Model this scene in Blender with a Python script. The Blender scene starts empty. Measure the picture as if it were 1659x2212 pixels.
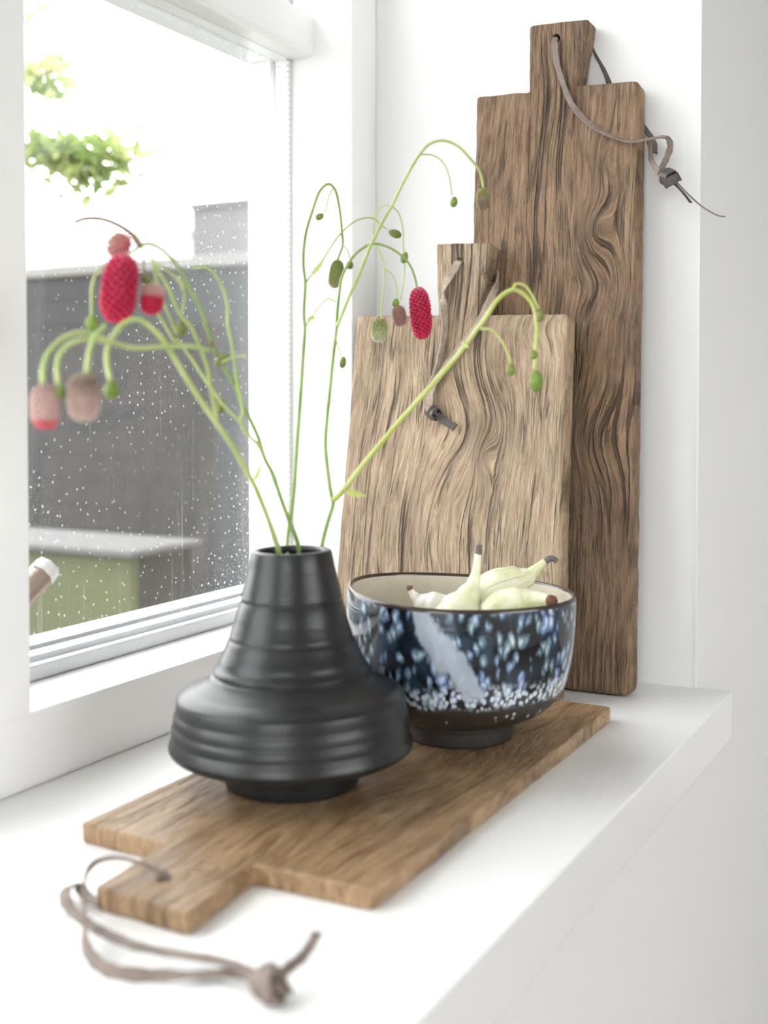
import bpy, bmesh, math, random
from mathutils import Vector, Matrix, Euler, noise as mnoise

random.seed(7)
scene = bpy.context.scene
COL = scene.collection
PI = math.pi

# ------------------------------------------------------------------ camera
YAW, PITCH, FPX, CY = 0.488848, -0.0287637, 2544.8, 933.84
cam_data = bpy.data.cameras.new('camera')
cam = bpy.data.objects.new('camera', cam_data)
COL.objects.link(cam)
cam.location = (0, 0, 0.30)
cam.rotation_euler = (PI / 2 + PITCH, 0, YAW)
cam_data.sensor_fit = 'VERTICAL'
cam_data.sensor_height = 36.0
cam_data.sensor_width = 27.0
cam_data.lens = FPX / 2212 * 36.0
cam_data.shift_y = -(1106 - CY) / 2212
cam_data.clip_start = 0.02
cam_data.clip_end = 200
cam_data.dof.use_dof = True
cam_data.dof.focus_distance = 1.15
cam_data.dof.aperture_fstop = cam_data.lens / 9.5
scene.camera = cam

# ------------------------------------------------------------------ sky (overcast) and exposure
world = bpy.data.worlds.new('overcast_sky')
scene.world = world
world.use_nodes = True
bg = world.node_tree.nodes['Background']
bg.inputs['Color'].default_value = (0.985, 0.99, 1.0, 1)
bg.inputs['Strength'].default_value = 8.0
vs = scene.view_settings
vs.view_transform = 'Standard'
vs.look = 'None'
vs.gamma = 1.0
vs.use_curve_mapping = False
vs.exposure = -0.10


# ------------------------------------------------------------------ node helpers
class X:
    """A socket in a node tree with arithmetic."""
    def __init__(self, nt, s):
        self.nt, self.s = nt, s

    def _m(self, op, *a):
        n = self.nt.nodes.new('ShaderNodeMath')
        n.operation = op
        for i, v in enumerate((self,) + a):
            if isinstance(v, X):
                self.nt.links.new(v.s, n.inputs[i])
            else:
                n.inputs[i].default_value = v
        return X(self.nt, n.outputs[0])

    def __add__(self, o): return self._m('ADD', o)
    __radd__ = __add__
    def __sub__(self, o): return self._m('SUBTRACT', o)
    def __rsub__(self, o): return (self * -1.0) + o
    def __mul__(self, o): return self._m('MULTIPLY', o)
    __rmul__ = __mul__
    def __truediv__(self, o): return self._m('DIVIDE', o)
    def abs(self): return self._m('ABSOLUTE')
    def exp(self): return self._m('EXPONENT')
    def pow(self, o): return self._m('POWER', o)
    def fract(self): return self._m('FRACT')
    def min(self, o): return self._m('MINIMUM', o)
    def max(self, o): return self._m('MAXIMUM', o)
    def sqrt(self): return self._m('SQRT')
    def sin(self): return self._m('SINE')

    def step(self, a, b, lo=0.0, hi=1.0):
        n = self.nt.nodes.new('ShaderNodeMapRange')
        n.interpolation_type = 'SMOOTHSTEP'
        self.nt.links.new(self.s, n.inputs['Value'])
        n.inputs['From Min'].default_value = a
        n.inputs['From Max'].default_value = b
        n.inputs['To Min'].default_value = lo
        n.inputs['To Max'].default_value = hi
        return X(self.nt, n.outputs[0])


class Mat:
    def __init__(self, name):
        self.m = bpy.data.materials.new(name)
        self.m.use_nodes = True
        self.nt = self.m.node_tree
        self.b = self.nt.nodes['Principled BSDF']
        self.out = self.nt.nodes['Material Output']

    def xyz(self, kind='Object'):
        t = self.nt.nodes.new('ShaderNodeTexCoord')
        s = self.nt.nodes.new('ShaderNodeSeparateXYZ')
        self.nt.links.new(t.outputs[kind], s.inputs[0])
        return [X(self.nt, s.outputs[i]) for i in range(3)]

    def vec(self, x, y, z=0.0):
        n = self.nt.nodes.new('ShaderNodeCombineXYZ')
        for i, v in enumerate((x, y, z)):
            if isinstance(v, X):
                self.nt.links.new(v.s, n.inputs[i])
            else:
                n.inputs[i].default_value = v
        return X(self.nt, n.outputs[0])

    def noise(self, v, scale=1.0, detail=2.0, rough=0.5, dist=0.0):
        n = self.nt.nodes.new('ShaderNodeTexNoise')
        self.nt.links.new(v.s, n.inputs['Vector'])
        n.inputs['Scale'].default_value = scale
        n.inputs['Detail'].default_value = detail
        n.inputs['Roughness'].default_value = rough
        n.inputs['Distortion'].default_value = dist
        return X(self.nt, n.outputs[0])

    def voronoi(self, v, scale=1.0, rnd=1.0, out='Distance', dim='3D', feature='F1'):
        n = self.nt.nodes.new('ShaderNodeTexVoronoi')
        n.voronoi_dimensions = dim
        n.feature = feature
        self.nt.links.new(v.s, n.inputs['Vector'])
        n.inputs['Scale'].default_value = scale
        n.inputs['Randomness'].default_value = rnd
        return X(self.nt, n.outputs[out])

    def ramp(self, x, stops):
        n = self.nt.nodes.new('ShaderNodeValToRGB')
        self.nt.links.new(x.s, n.inputs[0])
        el = n.color_ramp.elements
        while len(el) < len(stops):
            el.new(0.5)
        for e, (p, c) in zip(el, stops):
            e.position = p
            e.color = (*c, 1)
        return X(self.nt, n.outputs[0])

    def mix(self, fac, a, b):
        n = self.nt.nodes.new('ShaderNodeMix')
        n.data_type = 'RGBA'
        for sock, v in ((n.inputs[0], fac), (n.inputs[6], a), (n.inputs[7], b)):
            if isinstance(v, X):
                self.nt.links.new(v.s, sock)
            elif isinstance(v, tuple):
                sock.default_value = (*v, 1)
            else:
                sock.default_value = v
        return X(self.nt, n.outputs[2])

    def set(self, **kw):
        names = dict(color='Base Color', rough='Roughness', metal='Metallic', spec='Specular IOR Level',
                     coat='Coat Weight', coat_rough='Coat Roughness', sub='Subsurface Weight',
                     sub_r='Subsurface Radius', sub_s='Subsurface Scale', sheen='Sheen Weight', trans='Transmission Weight')
        for k, v in kw.items():
            s = self.b.inputs[names[k]]
            if isinstance(v, X):
                self.nt.links.new(v.s, s)
            elif isinstance(v, tuple) and len(v) == 3 and k == 'color':
                s.default_value = (*v, 1)
            else:
                s.default_value = v
        return self

    def bump(self, h, strength=0.5, distance=0.001):
        n = self.nt.nodes.new('ShaderNodeBump')
        n.inputs['Strength'].default_value = strength
        n.inputs['Distance'].default_value = distance
        self.nt.links.new(h.s, n.inputs['Height'])
        self.nt.links.new(n.outputs[0], self.b.inputs['Normal'])
        return self


def plain(name, color, rough=0.5, bump=None, vary=0.0, **kw):
    M = Mat(name)
    x, y, z = M.xyz()
    c = color
    if vary:
        n = M.noise(M.vec(x, y, z), bump[0] if bump else 8.0, 3)
        c = M.mix(n, tuple(v * (1 - vary) for v in color), tuple(min(1, v * (1 + vary)) for v in color))
    M.set(color=c, rough=rough, **kw)
    if bump:
        M.bump(M.noise(M.vec(x, y, z), bump[0], 3), bump[1], bump[2])
    return M.m


# ------------------------------------------------------------------ object helpers
def tag(o, label=None, cat=None, group=None, kind=None):
    if label: o['label'] = label
    if cat: o['category'] = cat
    if group: o['group'] = group
    if kind: o['kind'] = kind
    return o


def empty(name, loc=(0, 0, 0), rot=(0, 0, 0), parent=None):
    o = bpy.data.objects.new(name, None)
    o.empty_display_size = 0.02
    COL.objects.link(o)
    o.location = loc
    o.rotation_euler = rot
    o.parent = parent
    return o


def mesh_obj(name, verts, faces, mat, parent=None, smooth=True, uvs=None):
    me = bpy.data.meshes.new(name)
    me.from_pydata([tuple(v) for v in verts], [], faces)
    if uvs is not None:
        uv = me.uv_layers.new(name='UVMap')
        for poly in me.polygons:
            for li, vi in zip(poly.loop_indices, poly.vertices):
                uv.data[li].uv = uvs[li] if len(uvs) == len(me.loops) else uvs[vi]
    me.materials.append(mat)
    if smooth:
        me.polygons.foreach_set('use_smooth', [True] * len(me.polygons))
    me.update()
    o = bpy.data.objects.new(name, me)
    COL.objects.link(o)
    o.parent = parent
    return o


def bm_obj(name, bm, mat, parent=None, smooth=False):
    me = bpy.data.meshes.new(name)
    bm.normal_update()
    bm.to_mesh(me)
    bm.free()
    me.materials.append(mat)
    if smooth:
        me.polygons.foreach_set('use_smooth', [True] * len(me.polygons))
    o = bpy.data.objects.new(name, me)
    COL.objects.link(o)
    o.parent = parent
    return o


def add_box(bm, x0, x1, y0, y1, z0, z1):
    r = bmesh.ops.create_cube(bm, size=1)
    for v in r['verts']:
        v.co = Vector(((x0 + x1) / 2 + v.co.x * (x1 - x0), (y0 + y1) / 2 + v.co.y * (y1 - y0), (z0 + z1) / 2 + v.co.z * (z1 - z0)))
    return r['verts']


def box(name, x0, x1, y0, y1, z0, z1, mat, parent=None, bevel=0.0, seg=2):
    bm = bmesh.new()
    add_box(bm, x0, x1, y0, y1, z0, z1)
    if bevel:
        bmesh.ops.bevel(bm, geom=bm.edges[:], offset=bevel, segments=seg, profile=0.5, affect='EDGES')
    return bm_obj(name, bm, mat, parent)


def spline(pts, per=8):
    P = [Vector(p) for p in pts]
    P = [P[0] * 2 - P[1]] + P + [P[-1] * 2 - P[-2]]
    out = []
    for i in range(1, len(P) - 2):
        p0, p1, p2, p3 = P[i - 1:i + 3]
        # centripetal style tangents keep uneven spacing calm
        a = max((p1 - p0).length, 1e-6) ** 0.5
        b = max((p2 - p1).length, 1e-6) ** 0.5
        c = max((p3 - p2).length, 1e-6) ** 0.5
        m1 = ((p1 - p0) / a - (p2 - p0) / (a + b) + (p2 - p1) / b) * b
        m2 = ((p2 - p1) / b - (p3 - p1) / (b + c) + (p3 - p2) / c) * b
        for k in range(per):
            t = k / per
            out.append(p1 * (2 * t**3 - 3 * t**2 + 1) + m1 * (t**3 - 2 * t**2 + t) + p2 * (-2 * t**3 + 3 * t**2) + m2 * (t**3 - t**2))
    out.append(P[-2])
    return out


def tube(name, pts, r0, r1, mat, parent, seg=10, per=6, radii=None, rib=0.0, nrib=6):
    path = spline(pts, per)
    n = len(path)
    T = [(path[min(i + 1, n - 1)] - path[max(i - 1, 0)]).normalized() for i in range(n)]
    up = Vector((0, 0, 1)) if abs(T[0].z) < 0.9 else Vector((1, 0, 0))
    u = T[0].cross(up).normalized()
    V, Fc, UV = [], [], []
    L = 0
    for i in range(n):
        u = (u - T[i] * u.dot(T[i])).normalized()
        w = T[i].cross(u)
        t = i / (n - 1)
        if radii:
            q = t * (len(radii) - 1)
            k = min(int(q), len(radii) - 2)
            s = q - k
            s = s * s * (3 - 2 * s)
            r = radii[k] * (1 - s) + radii[k + 1] * s
        else:
            r = r0 + (r1 - r0) * t
        if i: L += (path[i] - path[i - 1]).length
        for j in range(seg):
            a = 2 * PI * j / seg
            rr = r * (1 + rib * (math.sin(a * nrib + 3 * t) * 0.6 + math.sin(a * (nrib + 3) + 1 - 2 * t) * 0.4))
            V.append(path[i] + (u * math.cos(a) + w * math.sin(a)) * rr)
            UV.append((j / seg, L))
    for i in range(n - 1):
        for j in range(seg):
            k = (j + 1) % seg
            Fc.append((i * seg + j, i * seg + k, (i + 1) * seg + k, (i + 1) * seg + j))
    Fc.append(tuple(range(seg - 1, -1, -1)))
    Fc.append(tuple((n - 1) * seg + j for j in range(seg)))
    return mesh_obj(name, V, Fc, mat, parent, True, UV)


def ribbon(name, pts, width, thick, normals, mat, parent, per=8, extra=None, wave=0.0):
    """A flat strip with real thickness; normals: one vector or one per point."""
    path = spline(pts, per)
    n = len(path)
    if isinstance(normals, (tuple, Vector)):
        normals = [normals] * len(pts)
    N = spline(normals, per) if len(normals) > 2 else [Vector(normals[0])] * n
    V, Fc = [], []
    for i in range(n):
        t = (path[min(i + 1, n - 1)] - path[max(i - 1, 0)]).normalized()
        nn = N[i] - t * N[i].dot(t)
        if nn.length < 1e-5: nn = t.orthogonal()
        nn.normalize()
        w = t.cross(nn)
        hw = width / 2 * (1 + 0.08 * math.sin(i * 0.9))
        p = path[i] + nn * (wave * math.sin(i * 0.7))
        h = thick / 2
        for a, b in ((-1, -.6), (-.86, -1), (.86, -1), (1, -.6), (1, .6), (.86, 1), (-.86, 1), (-1, .6)):
            V.append(p + w * a * hw + nn * b * h)
    for i in range(n - 1):
        for j in range(8):
            k = (j + 1) % 8
            Fc.append((i * 8 + j, i * 8 + k, (i + 1) * 8 + k, (i + 1) * 8 + j))
    Fc.append(tuple(range(7, -1, -1)))
    Fc.append(tuple((n - 1) * 8 + j for j in range(8)))
    o = mesh_obj(name, V, Fc, mat, parent, False)
    return o


def lathe(name, prof, mat, parent, seg=96, close_bottom=False, wob=None, uref=1.0):
    V, Fc, UV = [], [], []
    for i, (r, z) in enumerate(prof):
        for j in range(seg):
            a = 2 * PI * j / seg
            dr, dz = wob(a, r, z) if wob else (0, 0)
            V.append(((r + dr) * math.cos(a), (r + dr) * math.sin(a), z + dz))
    for i in range(len(prof) - 1):
        for j in range(seg):
            k = (j + 1) % seg
            Fc.append((i * seg + j, i * seg + k, (i + 1) * seg + k, (i + 1) * seg + j))
            u0, u1 = j / seg * 2 * PI * uref, (j + 1) / seg * 2 * PI * uref
            z0, z1 = prof[i][1], prof[i + 1][1]
            UV += [(u0, z0), (u1, z0), (u1, z1), (u0, z1)]
    if close_bottom:
        Fc.append(tuple(range(seg - 1, -1, -1)))
        UV += [(0, 0)] * seg
    return mesh_obj(name, V, Fc, mat, parent, True, UV)


def smooth_prof(pts, per=6):
    return [(p.x, p.z) for p in spline([(r, 0, z) for r, z in pts], per)]

# ------------------------------------------------------------------ materials of the setting
M_wall = plain('white_wall_paint', (0.82, 0.825, 0.82), 0.75, bump=(90, 0.06, 0.001))
M_sill = plain('white_sill_lacquer', (0.89, 0.89, 0.885), 0.28, bump=(25, 0.02, 0.001))
M_frame = plain('white_window_paint', (0.89, 0.895, 0.89), 0.32, bump=(30, 0.02, 0.001))
M_bead = plain('pale_grey_glazing_bead', (0.74, 0.77, 0.79), 0.4)
M_gasket = plain('grey_rubber_gasket', (0.42, 0.44, 0.46), 0.6)
M_alu = plain('grey_aluminium_drip_sill', (0.20, 0.21, 0.22), 0.5)
M_ceiling = plain('ceiling_paint', (0.88, 0.88, 0.87), 0.9)


def make_floor():
    M = Mat('oak_floor')
    x, y, z = M.xyz()
    n = M.noise(M.vec(x * 12.0, y * 1.2, z), 1.0, 4)
    row = (x / 0.18).fract().step(0.0, 0.02)
    c = M.mix(n, (0.22, 0.18, 0.14), (0.33, 0.28, 0.22))
    M.set(color=M.mix(row, (0.10, 0.06, 0.03), c), rough=0.4)
    return M.m


M_floor = make_floor()


def make_glass():
    """Clear pane: Schlick reflection over transparency, a few dried specks and streaks."""
    M = Mat('window_glass')
    nt = M.nt
    nt.nodes.remove(M.b)
    geo = nt.nodes.new('ShaderNodeNewGeometry')
    dot = nt.nodes.new('ShaderNodeVectorMath')
    dot.operation = 'DOT_PRODUCT'
    nt.links.new(geo.outputs['Incoming'], dot.inputs[0])
    nt.links.new(geo.outputs['Normal'], dot.inputs[1])
    c = X(nt, dot.outputs['Value']).abs()
    fr = (1.0 - c).max(0.0).pow(5.0) * 0.96 + 0.04
    tr = nt.nodes.new('ShaderNodeBsdfTransparent')
    tr.inputs['Color'].default_value = (0.992, 0.995, 0.995, 1)
    gl = nt.nodes.new('ShaderNodeBsdfGlossy')
    gl.inputs['Roughness'].default_value = 0.0
    gl.inputs['Color'].default_value = (1, 1, 1, 1)
    mx = nt.nodes.new('ShaderNodeMixShader')
    nt.links.new(fr.s, mx.inputs[0])
    nt.links.new(tr.outputs[0], mx.inputs[1])
    nt.links.new(gl.outputs[0], mx.inputs[2])
    x, y, z = M.xyz()
    big = M.voronoi(M.vec(y, z, 0.0), 70.0, 1.0, dim='2D')
    dens = M.noise(M.vec(y * 3.0, z * 3.0, 1.7), 1.0, 3)
    spot = big.step(0.105, 0.055) * dens.step(0.30, 0.60)
    small = M.voronoi(M.vec(y, z, 4.0), 190.0, 1.0, dim='2D').step(0.13, 0.06) * dens.step(0.40, 0.60)
    streak = M.noise(M.vec(y * 160.0, z * 5.0, 0.3), 1.0, 2).step(0.60, 0.78) * z.step(0.42, 0.0) * 0.12
    haze = z.step(0.45, -0.1) * 0.012
    dirt = (spot * 0.55).max(small * 0.45).max(streak) + haze
    dirt = dirt * x.step(-0.7592, -0.7588)      # dried on one face only
    df = nt.nodes.new('ShaderNodeBsdfTranslucent')
    df.inputs['Color'].default_value = (0.9, 0.92, 0.92, 1)
    d2 = nt.nodes.new('ShaderNodeBsdfDiffuse')
    d2.inputs['Color'].default_value = (0.9, 0.92, 0.92, 1)
    md = nt.nodes.new('ShaderNodeMixShader')
    nt.links.new(df.outputs[0], md.inputs[1])
    nt.links.new(d2.outputs[0], md.inputs[2])
    m2 = nt.nodes.new('ShaderNodeMixShader')
    nt.links.new(dirt.s, m2.inputs[0])
    nt.links.new(mx.outputs[0], m2.inputs[1])
    nt.links.new(md.outputs[0], m2.inputs[2])
    nt.links.new(m2.outputs[0], M.out.inputs['Surface'])
    return M.m, (mx, M.out, nt)


M_glass_dirty, _ = make_glass()


def make_clear_glass():
    m, (mx, out, nt) = make_glass()
    nt.links.new(mx.outputs[0], out.inputs['Surface'])
    m.name = 'window_glass_clear'
    return m


M_glass = make_clear_glass()


def make_spacer():
    M = Mat('perforated_aluminium_spacer')
    x, y, z = M.xyz()
    fz = ((z / 0.0068).fract() - 0.5) * 0.0068
    d1 = ((x + 0.7415) * (x + 0.7415) + fz * fz).sqrt()
    d2 = ((x + 0.7545) * (x + 0.7545) + fz * fz).sqrt()
    hole = d1.min(d2).step(0.0013, 0.0008)
    M.set(color=M.mix(hole, (0.86, 0.86, 0.84), (0.38, 0.37, 0.35)), rough=0.45, metal=0.0)
    return M.m


M_spacer = make_spacer()

# ------------------------------------------------------------------ room shell
XF, XS, XW, YN = -0.660, -0.248, -0.284, 1.222      # frame face, sill nose, room wall face, niche end wall
NY0 = -0.90                                         # the other end of the niche, behind the frame edge
FL, CE = -0.85, 1.80
bm = bmesh.new()
add_box(bm, -0.80, XW, NY0, YN, FL, -0.048)
add_box(bm, -0.80, XW, NY0, YN, 1.36, CE)
add_box(bm, -0.80, XW, YN, 3.4, FL, CE)
add_box(bm, -0.80, XW, -2.8, NY0, FL, CE)
tag(bm_obj('wall_left', bm, M_wall), 'white painted wall with a deep window niche', kind='structure')
bm = bmesh.new()
OY0, OY1, OZ0, OZ1 = -1.0, 1.4, 0.1, 1.50  # added opening, sized to fill the room-facing surfaces
add_box(bm, 3.3, 3.5, -2.8, OY0, FL, CE)
add_box(bm, 3.3, 3.5, OY1, 3.4, FL, CE)
add_box(bm, 3.3, 3.5, OY0, OY1, FL, OZ0)
add_box(bm, 3.3, 3.5, OY0, OY1, OZ1, CE)
tag(bm_obj('wall_right', bm, M_wall), 'white wall with an added fill light opening across the room', kind='structure')
tag(box('wall_back', -0.80, 3.5, 3.4, 3.55, FL, CE, M_wall), 'white end wall of the room', kind='structure')
bm = bmesh.new()
PX0, PX1, PZ0, PZ1 = -0.20, 1.65, -0.80, 1.60  # added opening behind the camera, fills the niche from the front
add_box(bm, -0.80, PX0, -2.95, -2.8, FL, CE)
add_box(bm, PX1, 3.5, -2.95, -2.8, FL, CE)
add_box(bm, PX0, PX1, -2.95, -2.8, FL, PZ0)
add_box(bm, PX0, PX1, -2.95, -2.8, PZ1, CE)
tag(bm_obj('wall_front', bm, M_wall), 'white wall with an added fill light opening behind the camera', kind='structure')
tag(box('floor', -0.80, 3.5, -2.95, 3.55, FL - 0.1, FL, M_floor), 'oak board floor', kind='structure')
tag(box('ceiling', -0.80, 3.5, -2.95, 3.55, CE, CE + 0.1, M_ceiling), 'white ceiling', kind='structure')
# sill board
bm = bmesh.new()
ol = [(-0.79, NY0), (XW, NY0), (XW, NY0 - 0.02), (XS, NY0 - 0.02), (XS, YN + 0.004), (XW, YN + 0.004), (XW, YN), (-0.79, YN)]
f = bm.faces.new([bm.verts.new((x, y, -0.048)) for x, y in ol])
r = bmesh.ops.extrude_face_region(bm, geom=[f])
for v in r['geom']:
    if isinstance(v, bmesh.types.BMVert): v.co.z = 0.0
bmesh.ops.recalc_face_normals(bm, faces=bm.faces[:])
bmesh.ops.bevel(bm, geom=[e for e in bm.edges if all(abs(v.co.x - XS) < 1e-4 for v in e.verts)], offset=0.0016, segments=2, profile=0.5, affect='EDGES')
tag(bm_obj('trim_1', bm, M_sill), 'deep glossy white window sill board', kind='structure')
# thin caulk line on the niche corner
bm = bmesh.new()
for k in range(60):
    z = 0.001 + k * 0.0228
    add_box(bm, XW - 0.0012, XW + 0.0010, YN - 0.0012 - 0.0006 * random.random(), YN + 0.0012, z, z + 0.0228)
tag(bm_obj('trim_2', bm, M_wall), 'narrow painted corner bead of the niche', kind='structure')

# ------------------------------------------------------------------ window in the niche
win = tag(empty('window_1', (-0.73, 0.16, 0.0)), 'white framed double glazed window over the sill', kind='structure')


def wbox(name, *a, mat=M_frame, bevel=0.002, **kw):
    o = box(name, *a, mat, win, bevel, **kw)
    o.matrix_parent_inverse = Matrix.Translation((0.73, -0.16, 0.0))
    return o


YJ, YM0, YM1, YL = 1.1635, 0.575, 0.6655, -0.84
ZT0, ZT1, ZH = 0.691, 0.737, 1.27
wbox('bottom_rail', -0.815, XF, NY0, YN, 0.0, 0.060, bevel=0.0035)
wbox('jamb', -0.802, XF, YJ, YN, 0.058, 1.36)
wbox('jamb', -0.802, XF, NY0, YL, 0.058, 1.36)
wbox('mullion', -0.802, XF, YM0, YM1, 0.058, ZH + 0.01, bevel=0.003)
wbox('top_rail', -0.802, XF, YL, YJ, ZH, 1.36)
for y0, y1 in ((YM1, YJ), (YL, YM0)):
    bm = bmesh.new()
    add_box(bm, -0.7665, -0.710, y0, y1, ZT0, ZT1)
    bmesh.ops.bevel(bm, geom=[e for e in bm.edges if all(abs(v.co.x + 0.710) < 1e-4 and v.co.z < 0.70 for v in e.verts)], offset=0.0085, segments=5, profile=0.5, affect='EDGES')
    t = bm_obj('transom', bm, M_frame, win)
    t.matrix_parent_inverse = Matrix.Translation((0.73, -0.16, 0.0))
    wbox('transom_drip_rail', -0.802, -0.7665, y0, y1, ZT0 + 0.004, ZT1, bevel=0.001)
    wbox('outer_rail', -0.802, -0.767, y0, y1, 0.058, 0.080, mat=M_alu, bevel=0.001)
    for z0, z1 in ((0.0745, ZT0), (ZT1, ZH)):
        # bead, gaskets, spacer bars and the two panes of each light
        wbox('glazing_bead', -0.7368, -0.727, y0, y1, z0 - 0.0145, z0, mat=M_bead, bevel=0.003)
        wbox('gasket', -0.7665, -0.7605, y1 - 0.004, y1 - 0.0002, z0, z1, mat=M_gasket, bevel=0)
        wbox('spacer_bar', -0.7575, -0.7405, y1 - 0.007, y1 - 0.001, z0, z1, mat=M_spacer, bevel=0)
        wbox('spacer_bar', -0.7575, -0.7405, y0, y1, z0 - 0.012, z0 + 0.004, mat=M_bead, bevel=0)
        wbox('inner_pane', -0.7405, -0.7370, y0, y1, z0 - 0.004, z1, mat=M_glass, bevel=0)
        wbox('outer_pane', -0.7605, -0.7575, y0, y1, z0 - 0.004, z1, mat=M_glass_dirty, bevel=0)
# casement stay peeking out behind the mullion
M_stay = plain('aged_bronze_stay', (0.42, 0.33, 0.27), 0.35, metal=0.3)
M_staycap = plain('pale_stay_cap', (0.85, 0.84, 0.82), 0.35)
hd = tube('handle', [(-0.705, 0.6605, 0.116), (-0.704, 0.690, 0.1345), (-0.7035, 0.7245, 0.1565)], 0.0105, 0.0112, M_stay, win, seg=8, per=4)
hd.matrix_parent_inverse = Matrix.Translation((0.73, -0.16, 0.0))
cp = tube('end_cap', [(-0.7037, 0.7205, 0.1540), (-0.7035, 0.7245, 0.1570), (-0.7034, 0.7290, 0.1602)], 0.0118, 0.0112, M_staycap, hd, seg=8, per=3)

# unseen framed openings, added so daylight fills in from the room side
fill_right = tag(empty('fill_opening_right', (3.4, 0.1, OZ0)), 'smaller white framed opening across the room, added for fill light', kind='structure')
for a in ((OY0, OY0 + 0.05, OZ0, OZ1), (OY1 - 0.05, OY1, OZ0, OZ1), (OY0, OY1, OZ0, OZ0 + 0.05), (OY0, OY1, OZ1 - 0.05, OZ1)):
    o = box('frame_bar', 3.36, 3.44, *a, M_frame, fill_right, 0.004)
    o.matrix_parent_inverse = Matrix.Translation((-3.4, -0.1, -OZ0))
fill_front = tag(empty('fill_opening_front', (0.72, -2.87, -0.8)), 'white framed opening behind the camera, added for fill light', kind='structure')
for a in ((PX0, PX0 + 0.06), (PX1 - 0.06, PX1), (0.69, 0.76)):
    o = box('frame_bar', a[0], a[1], -2.91, -2.83, PZ0, PZ1, M_frame, fill_front, 0.004)
    o.matrix_parent_inverse = Matrix.Translation((-0.72, 2.87, 0.8))
o = box('frame_bar', PX0, PX1, -2.91, -2.83, PZ1 - 0.06, PZ1, M_frame, fill_front, 0.004)
o.matrix_parent_inverse = Matrix.Translation((-0.72, 2.87, 0.8))

# ------------------------------------------------------------------ garden outside
GZ = -0.95


def make_terrace():
    M = Mat('mossy_terrace')
    x, y, z = M.xyz()
    n = M.noise(M.vec(x, y, z), 30.0, 4)
    M.set(color=M.mix(n, (0.10, 0.105, 0.09), (0.17, 0.175, 0.15)), rough=0.9).bump(n, 0.6, 0.02)
    return M.m


bm = bmesh.new()
add_box(bm, -30, 40, -30, 40, GZ - 0.2, GZ)
tag(bm_obj('garden_ground', bm, make_terrace()), 'grey mossy terrace outside the window', kind='structure')


def make_plank(name, c0, c1):
    M = Mat(name)
    x, y, z = M.xyz()
    n = M.noise(M.vec(x * 2.0, y * 30.0, z * 60.0), 1.0, 4)
    M.set(color=M.mix(n, c0, c1), rough=0.7).bump(n, 0.4, 0.003)
    return M.m


M_fence = make_plank('slate_grey_fence_stain', (0.008, 0.0095, 0.0105), (0.018, 0.020, 0.022))
M_cap = make_plank('weathered_fence_cap', (0.13, 0.125, 0.12), (0.19, 0.185, 0.175))
fence = tag(empty('garden_fence', (-3.5, 4.2, GZ)), 'slate grey slatted garden fence beyond the glass', 'fence')
FINV = Matrix.Translation((3.5, -4.2, -GZ))
slat_mesh = None
for k in range(15):
    z = GZ + 0.03 + k * 0.12
    if slat_mesh is None:
        o = box('slat', -3.1, 3.1, 0, 0.022, 0, 0.1197, M_fence, fence, 0.003)
        slat_mesh = o.data
    else:
        o = bpy.data.objects.new('slat', slat_mesh)
        COL.objects.link(o)
        o.parent = fence
    o.location = (-0.45, 0, z - GZ)
post_mesh = None
for k in range(4):
    if post_mesh is None:
        o = box('post', -0.04, 0.04, 0.022, 0.10, 0, 1.82, M_fence, fence, 0.003)
        post_mesh = o.data
    else:
        o = bpy.data.objects.new('post', post_mesh)
        COL.objects.link(o)
        o.parent = fence
    o.location = (-3.2 + k * 1.75, 0, 0)
o = box('capping_board', -3.55, 2.65, -0.02, 0.10, 1.823, 1.873, M_cap, fence, 0.004)

# storage box on the lawn
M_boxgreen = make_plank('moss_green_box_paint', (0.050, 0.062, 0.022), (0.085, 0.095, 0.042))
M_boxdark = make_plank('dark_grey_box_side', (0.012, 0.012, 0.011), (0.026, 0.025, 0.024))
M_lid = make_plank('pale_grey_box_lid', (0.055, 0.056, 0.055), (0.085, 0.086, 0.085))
gb = tag(empty('garden_box', (-2.6, 2.5, GZ)), 'moss green garden storage box with pale lid below the window', 'box')
box('front_panel', -0.65, 0.63, -0.165, -0.135, 0, 0.845, M_boxgreen, gb, 0.004)
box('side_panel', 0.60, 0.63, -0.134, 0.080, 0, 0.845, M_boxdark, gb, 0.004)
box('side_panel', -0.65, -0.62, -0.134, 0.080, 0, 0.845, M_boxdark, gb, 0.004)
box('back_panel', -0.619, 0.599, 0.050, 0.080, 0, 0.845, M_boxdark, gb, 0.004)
box('lid', -0.68, 0.66, -0.20, 0.10, 0.846, 0.866, M_lid, gb, 0.006)

# neighbouring house, far beyond the fence
M_render = plain('white_house_render', (0.80, 0.79, 0.78), 0.9, vary=0.04)
M_garage = plain('pale_mauve_grey_render', (0.105, 0.100, 0.102), 0.9, vary=0.05)
M_rooftrim = plain('terracotta_roof_edge', (0.50, 0.40, 0.34), 0.8)
M_pane = plain('far_window_pane', (0.25, 0.28, 0.30), 0.1)
hs = tag(empty('neighbour_house', (-9.5, 12.0, GZ)), 'bright white neighbouring house far behind the fence', 'house')
box('wall', -5.5, 0.40, 0, 5.0, 0, 3.30, M_render, hs)
box('roof_edge', -5.6, 0.41, -0.12, 5.1, 3.30, 3.36, M_render, hs, 0.01)
gr = tag(empty('garage_block', (-7.1, 11.9, GZ)), 'pale grey flat roofed block beside the white house', 'building')
box('wall', -1.95, 3.2, 0, 4.0, 0, 3.60, M_garage, gr)
box('roof_edge', -1.97, 3.22, -0.05, 4.05, 3.60, 3.68, M_garage, gr, 0.01)

# tree reaching in from the left
M_bark = plain('grey_bark', (0.16, 0.12, 0.09), 0.9, bump=(40, 0.5, 0.01))


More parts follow.
